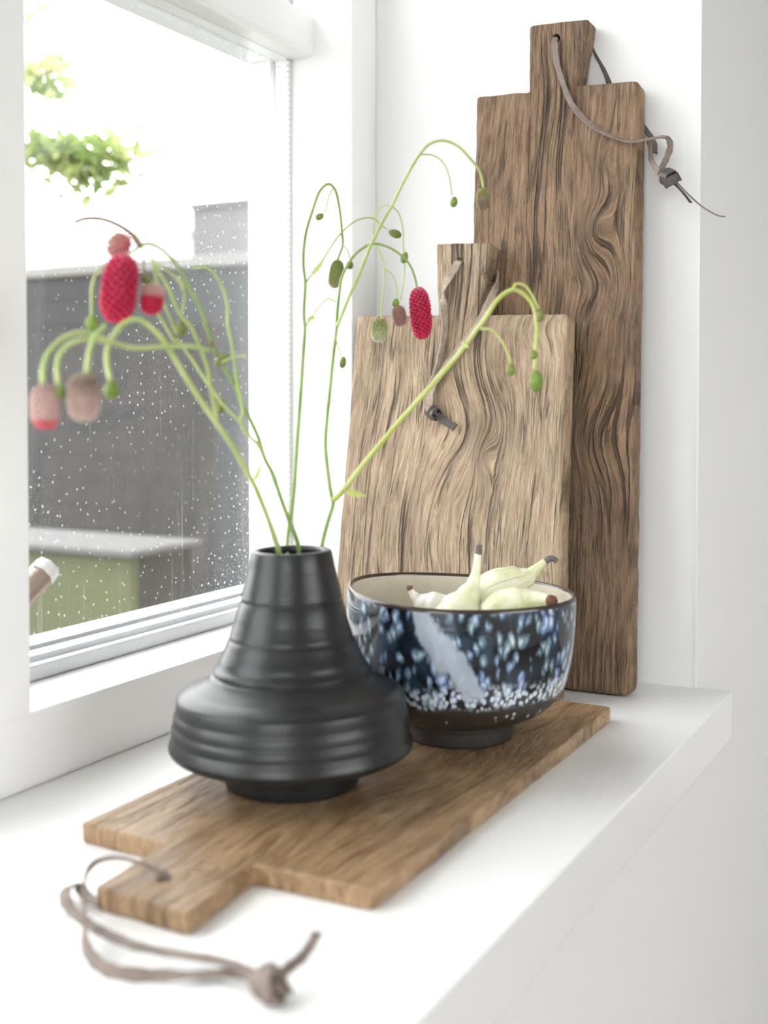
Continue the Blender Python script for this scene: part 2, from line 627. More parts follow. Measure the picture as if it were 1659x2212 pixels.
def make_leaf():
    M = Mat('fresh_green_leaf')
    x, y, z = M.xyz()
    n = M.noise(M.vec(x, y, z), 9.0, 2)
    col = M.mix(n.step(0.3, 0.7), (0.20, 0.30, 0.08), (0.46, 0.50, 0.22))
    M.set(color=col, rough=0.5)
    tl = M.nt.nodes.new('ShaderNodeBsdfTranslucent')
    M.nt.links.new(col.s, tl.inputs[0])
    mx = M.nt.nodes.new('ShaderNodeMixShader')
    mx.inputs[0].default_value = 0.5
    M.nt.links.new(M.b.outputs[0], mx.inputs[1])
    M.nt.links.new(tl.outputs[0], mx.inputs[2])
    M.nt.links.new(mx.outputs[0], M.out.inputs[0])
    return M.m


tree = tag(empty('garden_tree', (-3.1, 2.05, GZ)), 'leafy green tree branch reaching in at the upper left', 'tree')
TO = Vector((-3.1, 2.05, GZ))
tube('trunk', [(0, 0, 0), (0.03, 0.01, 0.8), (-0.02, 0.03, 1.6), (0.02, 0.0, 2.6)], 0.09, 0.05, M_bark, tree, seg=12)
clusters = []
for pts in ([(-3.08, 2.06, 0.85), (-2.65, 2.27, 0.96), (-2.36, 2.39, 0.99), (-2.22, 2.46, 0.96), (-2.13, 2.52, 0.985)],
            [(-2.36, 2.39, 0.99), (-2.27, 2.44, 0.94), (-2.20, 2.48, 0.90)],
            [(-3.09, 2.06, 1.05), (-2.65, 2.25, 1.17), (-2.38, 2.37, 1.175), (-2.29, 2.42, 1.185)],
            [(-3.09, 2.06, 1.25), (-2.65, 2.23, 1.34), (-2.37, 2.36, 1.36)]):
    lp = [Vector(p) - TO for p in pts]
    tube('branch', lp, 0.012, 0.002, M_bark, tree, seg=7)
    sp = spline(lp, 12)
    clusters.append(sp)
V, Fc = [], []
for ci, sp in enumerate(clusters):
    n = (260, 170, 170, 150)[ci]
    for k in range(n):
        t = 0.35 + 0.65 * random.random() if ci != 1 else 0.2 + 0.8 * random.random()
        c = sp[min(int(t * len(sp)), len(sp) - 1)] + Vector((random.gauss(0, .034), random.gauss(0, .045), random.gauss(-0.006, .030)))
        a = Euler((random.uniform(-1, 1), random.uniform(-1, 1), random.uniform(0, 6.28))).to_matrix()
        s = random.uniform(0.018, 0.034)
        b = len(V)
        for q in ((-1, 0, 0), (-.4, .45, .12), (.3, .42, .12), (1, 0, -.1), (.3, -.42, .12), (-.4, -.45, .12), (0, 0, 0)):
            V.append(c + a @ (Vector(q) * s))
        for i in range(6):
            Fc.append((b + 6, b + i, b + (i + 1) % 6))
tag(mesh_obj('foliage', V, Fc, make_leaf(), tree, False), kind='stuff')

# ------------------------------------------------------------------ measured curves, in metres
STEMS = {
 'A': {'stalk': ([(-0.4796, 0.7378, 0.1689), (-0.4746, 0.7259, 0.1913), (-0.4746, 0.7229, 0.1956), (-0.4735, 0.7106, 0.214), (-0.4727, 0.6946, 0.2363), (-0.4732, 0.6866, 0.2459), (-0.4743, 0.6685, 0.2672), (-0.4761, 0.6533, 0.2828), (-0.4776, 0.6397, 0.2964), (-0.4786, 0.6245, 0.3119), (-0.4787, 0.6132, 0.3237), (-0.4787, 0.6015, 0.3355), (-0.48, 0.5915, 0.3434), (-0.4827, 0.5807, 0.3492), (-0.4856, 0.5718, 0.3474), (-0.4864, 0.5625, 0.3398), (-0.4847, 0.5539, 0.3301), (-0.4791, 0.5471, 0.3193), (-0.4724, 0.5423, 0.3105)], 2.0, 1.7), 'branches': [([(-0.4758, 0.6529, 0.2829), (-0.4741, 0.6473, 0.2948), (-0.4723, 0.6404, 0.309), (-0.4705, 0.6354, 0.3198), (-0.4703, 0.6282, 0.3319), (-0.4712, 0.6188, 0.346), (-0.4741, 0.6106, 0.3544), (-0.4747, 0.601, 0.3686), (-0.4758, 0.5938, 0.3782), (-0.4767, 0.5878, 0.3858)], 1.5, 1.0), ([(-0.4664, 0.6311, 0.3317), (-0.47, 0.6188, 0.3337), (-0.4762, 0.5968, 0.3329), (-0.4816, 0.5752, 0.3313), (-0.4849, 0.5601, 0.3339), (-0.4867, 0.5492, 0.337), (-0.4889, 0.5365, 0.3391), (-0.4908, 0.5238, 0.3359), (-0.4903, 0.5113, 0.3278), (-0.4861, 0.5011, 0.3175), (-0.4791, 0.4933, 0.3075)], 1.5, 1.6), ([(-0.4708, 0.5438, 0.3329), (-0.4765, 0.5277, 0.3345), (-0.4798, 0.5168, 0.3316), (-0.4806, 0.5093, 0.3259), (-0.4776, 0.5031, 0.3174), (-0.4712, 0.4975, 0.3075)], 1.5, 1.5), ([(-0.4687, 0.5339, 0.3426), (-0.4685, 0.5262, 0.3372), (-0.4662, 0.5181, 0.3293), (-0.4623, 0.5117, 0.3215), (-0.4573, 0.5051, 0.3132)], 1.5, 1.7)], 'buds': [((-0.4719, 0.5423, 0.3049), 0.00468, 0.0055, 'green', 0), ((-0.4701, 0.4979, 0.3034), 0.00285, 0.00441, 'green', 0)], 'heads': [((-0.4775, 0.4937, 0.2953), 0.00726, 0.01193, 'fade_red', 0), ((-0.4586, 0.504, 0.3006), 0.00804, 0.01297, 'fade', 0)], 'leaves': [([(-0.4843, 0.7093, 0.24), (-0.4824, 0.7104, 0.2443), (-0.4792, 0.7124, 0.2536)], 2.0)]},
 'B': {'stalk': ([(-0.473, 0.7526, 0.1674), (-0.4691, 0.7455, 0.19), (-0.4707, 0.7376, 0.2056), (-0.4725, 0.7277, 0.2255), (-0.474, 0.7176, 0.2458), (-0.476, 0.7114, 0.2563), (-0.4766, 0.7034, 0.2726), (-0.4789, 0.695, 0.287), (-0.4808, 0.6892, 0.2962), (-0.4821, 0.6811, 0.3111), (-0.485, 0.6727, 0.3232), (-0.4873, 0.6649, 0.3352), (-0.4876, 0.6587, 0.347), (-0.4881, 0.6508, 0.3614), (-0.4903, 0.6426, 0.3736), (-0.4919, 0.6353, 0.3847), (-0.4943, 0.6291, 0.392), (-0.498, 0.6217, 0.399), (-0.5023, 0.615, 0.4019), (-0.5055, 0.6101, 0.4001), (-0.5078, 0.6055, 0.3959)], 1.7, 1.1), 'branches': [([(-0.4761, 0.7086, 0.2598), (-0.4775, 0.7032, 0.2676), (-0.4812, 0.6954, 0.2753), (-0.4829, 0.6892, 0.2838), (-0.4872, 0.6797, 0.293), (-0.4905, 0.6704, 0.3036), (-0.4941, 0.6579, 0.3189), (-0.4967, 0.6483, 0.3308), (-0.4998, 0.6395, 0.34), (-0.4996, 0.6385, 0.3385), (-0.5015, 0.6301, 0.3488), (-0.5028, 0.6228, 0.3581), (-0.503, 0.6171, 0.3663), (-0.5023, 0.6133, 0.3727)], 1.3, 1.0), ([(-0.4794, 0.685, 0.2834), (-0.4766, 0.6845, 0.2913), (-0.4776, 0.679, 0.311), (-0.4773, 0.6732, 0.3353), (-0.4781, 0.6687, 0.3513), (-0.4764, 0.6664, 0.364), (-0.4792, 0.6604, 0.3805), (-0.4846, 0.6545, 0.3891), (-0.4918, 0.6478, 0.3888)], 1.1, 0.9), ([(-0.505, 0.6094, 0.4), (-0.508, 0.6058, 0.4064), (-0.5139, 0.6, 0.4122), (-0.5227, 0.5919, 0.4164), (-0.5308, 0.5846, 0.416), (-0.5353, 0.5801, 0.4132)], 2.0, 1.6), ([(-0.4897, 0.6369, 0.3683), (-0.4891, 0.6284, 0.3782), (-0.4917, 0.6182, 0.385), (-0.4935, 0.6129, 0.3874)], 0.9, 0.7), ([(-0.495, 0.6346, 0.3819), (-0.4915, 0.6362, 0.3761), (-0.4905, 0.6364, 0.3663), (-0.4916, 0.6355, 0.3566)], 0.8, 0.7), ([(-0.5007, 0.6416, 0.3435), (-0.5011, 0.6344, 0.3549), (-0.5013, 0.6262, 0.3679), (-0.5, 0.6179, 0.3825), (-0.4986, 0.6126, 0.3924)], 1.0, 0.8), ([(-0.5065, 0.604, 0.3957), (-0.5098, 0.595, 0.3912), (-0.512, 0.5877, 0.3863), (-0.5145, 0.5789, 0.3805), (-0.5131, 0.5724, 0.3716), (-0.5081, 0.566, 0.36), (-0.5035, 0.561, 0.3505)], 1.0, 0.9), ([(-0.4735, 0.6554, 0.3242), (-0.4672, 0.6589, 0.3278), (-0.4588, 0.6634, 0.3292)], 0.9, 0.6), ([(-0.505, 0.6094, 0.4), (-0.5013, 0.6093, 0.3941), (-0.5008, 0.6071, 0.3863), (-0.4977, 0.6062, 0.3785), (-0.4946, 0.6061, 0.3736)], 0.8, 0.7)], 'buds': [((-0.4821, 0.668, 0.3267), 0.0032, 0.00608, 'olive', 55), ((-0.4912, 0.679, 0.295), 0.00294, 0.00554, 'olive', 10), ((-0.4919, 0.635, 0.3469), 0.00341, 0.0059, 'olive', 0), ((-0.5034, 0.5609, 0.3465), 0.0043, 0.00488, 'green', 0), ((-0.4974, 0.6059, 0.3775), 0.00331, 0.00331, 'olive', 0), ((-0.483, 0.6565, 0.3372), 0.0019, 0.00221, 'brown', 0)], 'heads': [((-0.5054, 0.589, 0.3704), 0.01009, 0.02166, 'red', 8), ((-0.5129, 0.5973, 0.3991), 0.00782, 0.00631, 'pinkcap', -60), ((-0.4933, 0.6066, 0.3647), 0.00661, 0.00992, 'tip_red', 8)]},
 'C': {'stalk': ([(-0.4831, 0.7528, 0.1666), (-0.4875, 0.7589, 0.1892), (-0.4889, 0.7652, 0.2084), (-0.4899, 0.7711, 0.226), (-0.4935, 0.7821, 0.2619), (-0.4971, 0.7931, 0.2986), (-0.5014, 0.8053, 0.3408), (-0.5031, 0.8099, 0.3571), (-0.5051, 0.8117, 0.3656), (-0.5066, 0.8146, 0.3767), (-0.5084, 0.8192, 0.3934), (-0.5124, 0.8226, 0.4102), (-0.5144, 0.829, 0.4329), (-0.5125, 0.8377, 0.4559), (-0.5093, 0.8453, 0.4734), (-0.5046, 0.8505, 0.4788), (-0.501, 0.8543, 0.4747), (-0.4995, 0.8598, 0.4581), (-0.5001, 0.8649, 0.4386), (-0.5007, 0.867, 0.4299), (-0.5035, 0.8674, 0.4233), (-0.5063, 0.8676, 0.4173)], 1.7, 1.0), 'branches': [([(-0.5025, 0.8546, 0.4759), (-0.5054, 0.8528, 0.4698), (-0.5075, 0.8514, 0.4597), (-0.5087, 0.8506, 0.4547)], 0.5, 0.4), ([(-0.5, 0.8657, 0.4297), (-0.4964, 0.8675, 0.4252), (-0.4945, 0.8683, 0.4184)], 0.5, 0.5), ([(-0.509, 0.8201, 0.3935), (-0.5079, 0.8257, 0.3994), (-0.5047, 0.8395, 0.4137), (-0.5008, 0.8592, 0.4357), (-0.4952, 0.8745, 0.4491), (-0.4895, 0.8853, 0.4541), (-0.4847, 0.8933, 0.4542), (-0.4815, 0.9007, 0.4492), (-0.4789, 0.9058, 0.4463)], 0.9, 0.6), ([(-0.5036, 0.8104, 0.3569), (-0.5016, 0.8174, 0.3648), (-0.4997, 0.8248, 0.3739), (-0.4952, 0.8343, 0.382), (-0.4917, 0.8402, 0.379)], 0.7, 0.5)], 'buds': [((-0.5123, 0.8486, 0.4519), 0.0029, 0.00387, 'green', 60), ((-0.4946, 0.8681, 0.4127), 0.00313, 0.00391, 'olive', 0), ((-0.4728, 0.909, 0.4426), 0.00361, 0.00601, 'olive', -70)], 'heads': [((-0.5072, 0.8668, 0.4056), 0.0053, 0.01179, 'green_brown', 10)], 'leaves': [([(-0.5072, 0.8246, 0.3992), (-0.5037, 0.8294, 0.4061), (-0.4999, 0.8347, 0.4135)], 2.2), ([(-0.5023, 0.8113, 0.3612), (-0.499, 0.8132, 0.365), (-0.4956, 0.8149, 0.3639)], 2.2)]},
 'D': {'stalk': ([(-0.4594, 0.7598, 0.1674), (-0.4619, 0.7677, 0.1879), (-0.4616, 0.7753, 0.2043), (-0.4608, 0.7824, 0.219), (-0.4632, 0.7838, 0.2252), (-0.4679, 0.7874, 0.2394), (-0.4742, 0.7936, 0.2618), (-0.4764, 0.7982, 0.2755), (-0.4791, 0.8082, 0.3032), (-0.4818, 0.8183, 0.3315), (-0.4839, 0.8276, 0.3575), (-0.4846, 0.8292, 0.3628), (-0.4867, 0.8361, 0.3829), (-0.4872, 0.8424, 0.3999), (-0.4839, 0.85, 0.4137), (-0.4797, 0.8562, 0.4218), (-0.4736, 0.8634, 0.4278), (-0.4687, 0.8685, 0.4289), (-0.4613, 0.8761, 0.4263), (-0.4549, 0.8831, 0.4211), (-0.4491, 0.8904, 0.4125), (-0.4466, 0.8956, 0.4016), (-0.4463, 0.8988, 0.3928)], 1.8, 0.9), 'branches': [([(-0.4803, 0.8229, 0.358), (-0.4796, 0.825, 0.3624), (-0.4758, 0.8357, 0.3846), (-0.4725, 0.8433, 0.3993), (-0.4675, 0.8569, 0.4278), (-0.4627, 0.8667, 0.4463), (-0.4581, 0.8747, 0.4604), (-0.4519, 0.8871, 0.4841), (-0.4444, 0.8998, 0.5064), (-0.439, 0.9068, 0.5156), (-0.4304, 0.9153, 0.5197), (-0.4209, 0.9246, 0.516), (-0.4125, 0.934, 0.5055), (-0.4068, 0.9412, 0.4948), (-0.4057, 0.9459, 0.4816)], 1.5, 1.1), ([(-0.4702, 0.8702, 0.4284), (-0.4656, 0.8723, 0.4172), (-0.464, 0.8728, 0.4082), (-0.4644, 0.8723, 0.3959), (-0.4656, 0.871, 0.3791), (-0.4661, 0.8703, 0.3646)], 0.6, 0.5), ([(-0.464, 0.8728, 0.4088), (-0.458, 0.8759, 0.4032), (-0.4549, 0.8772, 0.3926), (-0.4551, 0.8768, 0.3825)], 0.55, 0.5), ([(-0.4458, 0.9027, 0.507), (-0.4368, 0.9075, 0.5065), (-0.4287, 0.9117, 0.5008), (-0.4235, 0.914, 0.4883), (-0.4213, 0.9147, 0.4724)], 0.5, 0.4), ([(-0.4593, 0.8771, 0.4608), (-0.455, 0.8809, 0.4555), (-0.4528, 0.8841, 0.4446), (-0.4533, 0.8874, 0.4248), (-0.454, 0.89, 0.4082), (-0.4582, 0.8921, 0.3837)], 0.6, 0.4), ([(-0.4593, 0.8771, 0.4608), (-0.4655, 0.8767, 0.4622), (-0.472, 0.8769, 0.4579), (-0.4772, 0.8795, 0.4479), (-0.4795, 0.8826, 0.4394)], 0.6, 0.4), ([(-0.4789, 0.8177, 0.3501), (-0.4781, 0.818, 0.3458), (-0.4761, 0.8188, 0.3383), (-0.4741, 0.8197, 0.3329)], 0.5, 0.4), ([(-0.4591, 0.7787, 0.2221), (-0.4566, 0.7798, 0.2235), (-0.4529, 0.7814, 0.2276), (-0.4357, 0.7883, 0.251), (-0.4143, 0.797, 0.2787), (-0.3916, 0.8063, 0.3062), (-0.3718, 0.8143, 0.3306), (-0.3592, 0.8193, 0.3487), (-0.3508, 0.8226, 0.3608), (-0.341, 0.8264, 0.3758), (-0.3313, 0.8305, 0.3817), (-0.3229, 0.8338, 0.3771), (-0.3171, 0.8355, 0.368), (-0.3144, 0.8349, 0.3528), (-0.3145, 0.8332, 0.3407), (-0.3143, 0.8307, 0.3211)], 2.2, 1.5), ([(-0.3297, 0.8245, 0.3811), (-0.3277, 0.8256, 0.3853), (-0.3217, 0.8288, 0.3841), (-0.3163, 0.8314, 0.3759), (-0.3122, 0.8333, 0.3669)], 1.2, 0.8), ([(-0.3524, 0.8171, 0.3522), (-0.3451, 0.8209, 0.3514), (-0.337, 0.8249, 0.3409), (-0.3321, 0.827, 0.3258)], 1.1, 0.9)], 'buds': [((-0.4539, 0.8899, 0.4189), 0.00314, 0.00511, 'green', 15), ((-0.4197, 0.9153, 0.4667), 0.00314, 0.00452, 'green', 10), ((-0.4734, 0.8199, 0.3289), 0.00278, 0.00483, 'olive', 10), ((-0.3133, 0.8309, 0.313), 0.00519, 0.0083, 'green', 0), ((-0.3151, 0.8306, 0.3327), 0.00277, 0.00363, 'green', 0), ((-0.3109, 0.8338, 0.3617), 0.00311, 0.00484, 'olive', 15), ((-0.3321, 0.8269, 0.3214), 0.00313, 0.00469, 'green', 0), ((-0.4553, 0.8766, 0.38), 0.0031, 0.00387, 'green', 0)], 'heads': [((-0.4435, 0.8996, 0.3724), 0.00806, 0.02161, 'red', -5), ((-0.4671, 0.8695, 0.3567), 0.006, 0.00968, 'green_white', 0), ((-0.4523, 0.8778, 0.369), 0.00522, 0.00813, 'brown', -12), ((-0.4056, 0.9457, 0.4729), 0.00541, 0.00882, 'olive_brown', 0)], 'leaves': [([(-0.4492, 0.7786, 0.2295), (-0.442, 0.7824, 0.2274), (-0.4335, 0.7868, 0.2256)], 2.5), ([(-0.3664, 0.815, 0.3434), (-0.3643, 0.814, 0.341), (-0.3596, 0.8128, 0.3379)], 1.8)]},
}
STRAP = {'s1': [(-0.4439, 0.5544, 0.012), (-0.4511, 0.5505, 0.019), (-0.4634, 0.5401, 0.026), (-0.4692, 0.5291, 0.028), (-0.4683, 0.5156, 0.027), (-0.4593, 0.5021, 0.022), (-0.446, 0.4878, 0.016), (-0.4354, 0.4758, 0.012), (-0.4263, 0.4682, 0.009), (-0.4153, 0.4639, 0.006), (-0.4033, 0.4636, 0.0045), (-0.3856, 0.47, 0.004), (-0.368, 0.4805, 0.004), (-0.3553, 0.4891, 0.004), (-0.34, 0.4897, 0.006), (-0.3249, 0.4854, 0.0085)], 's2': [(-0.4671, 0.5243, 0.004), (-0.4796, 0.5275, 0.004), (-0.4926, 0.5331, 0.006), (-0.4916, 0.5239, 0.009), (-0.483, 0.5118, 0.01), (-0.4717, 0.5032, 0.009), (-0.458, 0.4975, 0.008), (-0.4427, 0.4926, 0.0075), (-0.4254, 0.4893, 0.007), (-0.4072, 0.4882, 0.0065), (-0.3864, 0.4917, 0.006), (-0.3629, 0.4952, 0.0065), (-0.3413, 0.4893, 0.009), (-0.3239, 0.4839, 0.01)], 't1': [(-0.3206, 0.4857, 0.01), (-0.3177, 0.495, 0.013), (-0.3166, 0.5053, 0.014), (-0.319, 0.5189, 0.015), (-0.3221, 0.5296, 0.016)], 't2': [(-0.3206, 0.4845, 0.008), (-0.3168, 0.4867, 0.006), (-0.3131, 0.4901, 0.005)], 'knot': (-0.3216, 0.4837, 0.009)}

# ------------------------------------------------------------------ wood
def make_wood(name, dark, light, crack_col, knots, crack=1.0, rough=0.6, seed=0.0, warp=0.02, freq=1.0, relief=1.0, crack_f=52.0):
    """Weathered teak: grain runs along local z and flows round the knots."""
    M = Mat(name)
    x, y, z = M.xyz()
    phi = x + (M.noise(M.vec(x * 7.0, z * 2.6, seed), 1.0, 2) - 0.5) * warp
    knot_mask = None
    for kx, kz, rx, rz, a in knots:
        dx, dz = (x - kx) / rx, (z - kz) / rz
        g = (dx * dx + dz * dz) * -1.0
        g = g.exp()
        phi = phi + g * a
        core = ((dx * dx + dz * dz) * -9.0).exp() * min(1.0, abs(a) / 0.02)
        knot_mask = core if knot_mask is None else knot_mask.max(core)
    fib = M.noise(M.vec(phi * (620.0 * freq), z * 16.0, y * 90.0 + seed), 1.0, 4, 0.62)
    band = M.noise(M.vec(phi * (85.0 * freq), z * 2.2, y * 20.0 + seed), 1.0, 3, 0.55)
    rip = M.noise(M.vec(phi * (270.0 * freq), z * 30.0, y * 80.0 + seed + 3.1), 1.0, 4, 0.68, 0.6)
    pore = M.noise(M.vec(phi * 1100.0, z * 70.0, y * 300.0 + seed), 1.0, 2)
    blot = M.noise(M.vec(x * 14.0, z * 9.0, seed + 1.0), 1.0, 3)
    phj = phi + (M.noise(M.vec(x * 170.0, z * 75.0, seed + 6.0), 1.0, 2) - 0.5) * 0.0022
    cn = M.noise(M.vec(phj * crack_f, z * 1.7, seed + 9.0), 1.0, 2.0)
    cw = M.noise(M.vec(x * 25.0, z * 6.0, seed + 4.0), 1.0, 2).step(0.40, 0.62)
    ck = (cn - 0.5).abs().step(0.020, 0.003) * cw
    cn2 = M.noise(M.vec(phj * (crack_f * 2.8), z * 7.0, seed + 2.0), 1.0, 1.5)
    ck2 = (cn2 - 0.5).abs().step(0.034, 0.008) * M.noise(M.vec(x * 45.0, z * 16.0, seed + 7.0), 1.0, 2).step(0.46, 0.66) * 0.6
    ck = ck.max(ck2) * crack
    tone = fib * 0.40 + band * 0.30 + rip * 0.55 + blot * 0.25 - 0.25
    c = M.ramp(tone, [(0.36, dark), (0.50, tuple((a + b) / 2 for a, b in zip(dark, light))), (0.65, light)])
    c = M.mix(pore.step(0.58, 0.72) * 0.30, c, crack_col)
    if knot_mask is not None:
        c = M.mix(knot_mask * 0.45, c, tuple(v * 0.75 for v in dark))
    c = M.mix(ck.min(1.0) * 0.85, c, crack_col)
    h = band * 0.5 + rip * 0.9 + fib * 0.30 - ck * 1.5
    M.set(color=c, rough=rough, spec=0.35)
    M.bump(h, 1.0 * relief, 0.0040)
    return M.m


def round_poly(pts, r, step=0.004):
    n = len(pts)
    P = [Vector((p[0], p[1])) for p in pts]
    rr = r if isinstance(r, (list, tuple)) else [r] * n
    out = []
    for i in range(n):
        a, b, c = P[i - 1], P[i], P[(i + 1) % n]
        u, w = (a - b).normalized(), (c - b).normalized()
        q = rr[i]
        for k in range(5):
            t = k / 4
            out.append(b + u * q * (1 - t) ** 2 + w * q * t ** 2)
    res = []
    for i in range(len(out)):
        a, b = out[i], out[(i + 1) % len(out)]
        L = (b - a).length
        m = max(1, int(L / step))
        for k in range(m):
            res.append(a + (b - a) * (k / m))
    return res


def board_mesh(name, pts, radii, t, bev, hole, mat, parent, jitter=0.0005, seed=0.0):
    """Plank with outline in local x/z, front face at y=0, back at y=t, rounded arrises and a drilled hole."""
    out = round_poly(pts, radii)
    n = len(out)
    area = sum(out[i].x * out[(i + 1) % n].y - out[(i + 1) % n].x * out[i].y for i in range(n))
    if area < 0: out.reverse()
    nor = []
    for i in range(n):
        d = (out[(i + 1) % n] - out[i - 1]).normalized()
        nor.append(Vector((d.y, -d.x)))
    bm = bmesh.new()
    rings = []
    for ins, y in ((bev, 0), (bev * .45, bev * .12), (bev * .12, bev * .45), (0, bev), (0, t * .35), (0, t * .65), (0, t - bev), (bev * .12, t - bev * .45), (bev * .45, t - bev * .12), (bev, t)):
        ring = []
        for i, p in enumerate(out):
            j = (mnoise.noise(Vector((p.x * 60 + seed, p.y * 60, y * 30 + seed))) * 1.2 + mnoise.noise(Vector((p.x * 240, p.y * 240, y * 90 + seed))) * 0.6) * jitter
            q = p - nor[i] * (ins * (1 + 0.35 * mnoise.noise(Vector((p.x * 90, p.y * 90, seed + 3)))) - j)
            ring.append(bm.verts.new((q.x, y, q.y)))
        rings.append(ring)
    for a, b in zip(rings, rings[1:]):
        for i in range(n):
            k = (i + 1) % n
            f = bm.faces.new((a[i], a[k], b[k], b[i]))
            f.smooth = True
    hx, hz, hr = hole
    hr_pts = []
    for y, rad in ((0, hr * 1.18), (0.0012, hr), (t - 0.0012, hr), (t, hr * 1.18)):
        hr_pts.append([bm.verts.new((hx + rad * math.cos(2 * PI * i / 18), y, hz + rad * math.sin(2 * PI * i / 18))) for i in range(18)])
    for a, b in zip(hr_pts, hr_pts[1:]):
        for i in range(18):
            k = (i + 1) % 18
            f = bm.faces.new((a[i], b[i], b[k], a[k]))
            f.smooth = True
    bm.edges.ensure_lookup_table()
    for ring, hol in ((rings[0], hr_pts[0]), (rings[-1], hr_pts[-1])):
        es = []
        for lst in (ring, hol):
            for i in range(len(lst)):
                es.append(bm.edges.get((lst[i], lst[(i + 1) % len(lst)])))
        bmesh.ops.triangle_fill(bm, use_beauty=True, use_dissolve=False, edges=es)
    bmesh.ops.recalc_face_normals(bm, faces=bm.faces[:])
    return bm_obj(name, bm, mat, parent)


# leather
def make_leather(name, c0, c1, rough=0.55, spec=0.4):
    M = Mat(name)
    x, y, z = M.xyz()
    n = M.noise(M.vec(x, y, z), 420.0, 4, 0.6)
    n2 = M.noise(M.vec(x, y, z), 60.0, 2)
    M.set(color=M.mix((n * 0.5 + n2 * 0.6).step(0.3, 0.8), c0, c1), rough=rough, spec=spec).bump(n, 0.35, 0.0006)
    return M.m


M_leather_dark = make_leather('dark_brown_grey_leather', (0.042, 0.034, 0.031), (0.12, 0.10, 0.092), 0.42)
M_leather_suede = make_leather('taupe_suede_leather', (0.24, 0.19, 0.15), (0.46, 0.38, 0.31), 0.8, 0.2)
M_leather_mid = make_leather('grey_brown_leather', (0.13, 0.098, 0.083), (0.27, 0.215, 0.185), 0.6)


def knot(name, c, r, axis, mat, parent, width, thick):
    """Overhand knot: a lumpy core wrapped by three flat turns of the strap."""
    c = Vector(c)
    ax = Vector(axis).normalized()
    u = ax.orthogonal().normalized()
    w = ax.cross(u)
    V, Fc = [], []
    ns, nr = 12, 8
    for i in range(nr + 1):
        th = PI * i / nr
        for j in range(ns):
            a = 2 * PI * j / ns
            rr = r * (0.62 + 0.10 * math.sin(3 * a + 2 * th))
            V.append(c + ax * (math.cos(th) * r * 1.05) + (u * math.cos(a) + w * math.sin(a)) * rr * math.sin(th))
    for i in range(nr):
        for j in range(ns):
            k = (j + 1) % ns
            Fc.append((i * ns + j, i * ns + k, (i + 1) * ns + k, (i + 1) * ns + j))
    o = mesh_obj(name, V, Fc, mat, parent, True)
    for tilt, sh, ph in ((0.30, -0.30, 0.0), (-0.55, 0.35, 0.6)):
        m = Matrix.Rotation(tilt, 3, u)
        pts, nrm = [], []
        for k in range(17):
            a = 2 * PI * k / 16 + ph
            q = (abs(math.cos(a)) ** 3 + abs(math.sin(a)) ** 3) ** (-1 / 3)       # squared-off turn
            d = m @ (u * math.cos(a) + w * math.sin(a))
            pts.append(c + ax * (sh * r) + d * r * q * 0.95)
            nrm.append(d)
        ribbon('knot_wrap', pts, width * 1.25, thick, nrm, mat, parent, per=2)
    return o


# ------------------------------------------------------------------ tall board leaning on the niche wall
M_wood_big = make_wood('dark_weathered_teak', (0.088, 0.051, 0.028), (0.345, 0.222, 0.132), (0.022, 0.012, 0.007),
                       [(0.0447, 0.473, 0.018, 0.030, 0.022), (0.052, 0.540, 0.012, 0.035, 0.010), (0.045, 0.255, 0.030, 0.050, 0.020),
                        (0.050, 0.415, 0.030, 0.03, -0.010), (-0.06, 0.12, 0.03, 0.10, 0.012), (0.0, 0.62, 0.02, 0.05, -0.008)],
                       crack=0.85, seed=2.0, warp=0.036, freq=0.9, relief=1.0)
BIG_LEAN, BIG_T = math.asin(0.0671), 0.0275
big = tag(empty('serving_board', (-0.4255, 1.147, BIG_T * math.sin(BIG_LEAN)), (-BIG_LEAN, 0, 0)),
          'tallest dark teak serving board leaning against the niche wall', 'board')
board_mesh('plank', [(-0.0915, 0.0), (0.0935, 0.0), (0.0866, 0.623), (0.0217, 0.6265), (0.0324, 0.6955), (-0.0341, 0.698), (-0.0322, 0.626), (-0.0929, 0.6285)],
           [0.004, 0.009, 0.007, 0.002, 0.004, 0.004, 0.002, 0.004], BIG_T, 0.0035, (-0.0036, 0.6795, 0.0046), M_wood_big, big, 0.0006, 1.0)
ny = Vector((0.1, -1, 0.1))
st = ribbon('strap', [(-0.0037, 0.012, 0.6795), (-0.0039, -0.0015, 0.6790), (-0.0026, -0.0042, 0.6692), (-0.0002, -0.0035, 0.6514), (0.0065, -0.0035, 0.6309), (0.0173, -0.0040, 0.6062),
                      (0.0352, -0.005, 0.5845), (0.0605, -0.0065, 0.5672), (0.0822, -0.008, 0.5586), (0.1008, -0.010, 0.5587), (0.1165, -0.010, 0.5592), (0.1205, -0.0085, 0.5575),
                      (0.1222, -0.006, 0.5507), (0.1184, -0.004, 0.5398), (0.1143, -0.002, 0.5326), (0.1121, 0, 0.5256)],
            0.0064, 0.0016, [ny, ny, ny, (0, -1, 0.0), (-0.25, -.9, 0.1), (-.3, -.75, .5), (-.25, -.6, .8), (-.2, -.5, 1), (0, -.5, 1), (0, -.55, 1), (.1, -.6, .9), (.5, -.7, .5), (.6, -.8, .0), (.5, -.9, -.1), (.5, -.9, -.1), (.5, -.9, 0)],
            M_leather_mid, big)
ribbon('strap_end', [(0.0248, 0.0305, 0.6818), (0.0323, 0.0310, 0.6658), (0.0404, 0.031, 0.6498), (0.0474, 0.031, 0.6316), (0.0565, 0.031, 0.6083), (0.0700, 0.031, 0.596), (0.0813, 0.030, 0.5869), (0.0899, 0.028, 0.5763), (0.0981, 0.022, 0.5632), (0.1005, 0.016, 0.5513)],
       0.0064, 0.0016, [(.7, -.7, .3)] * 10, M_leather_dark, st)
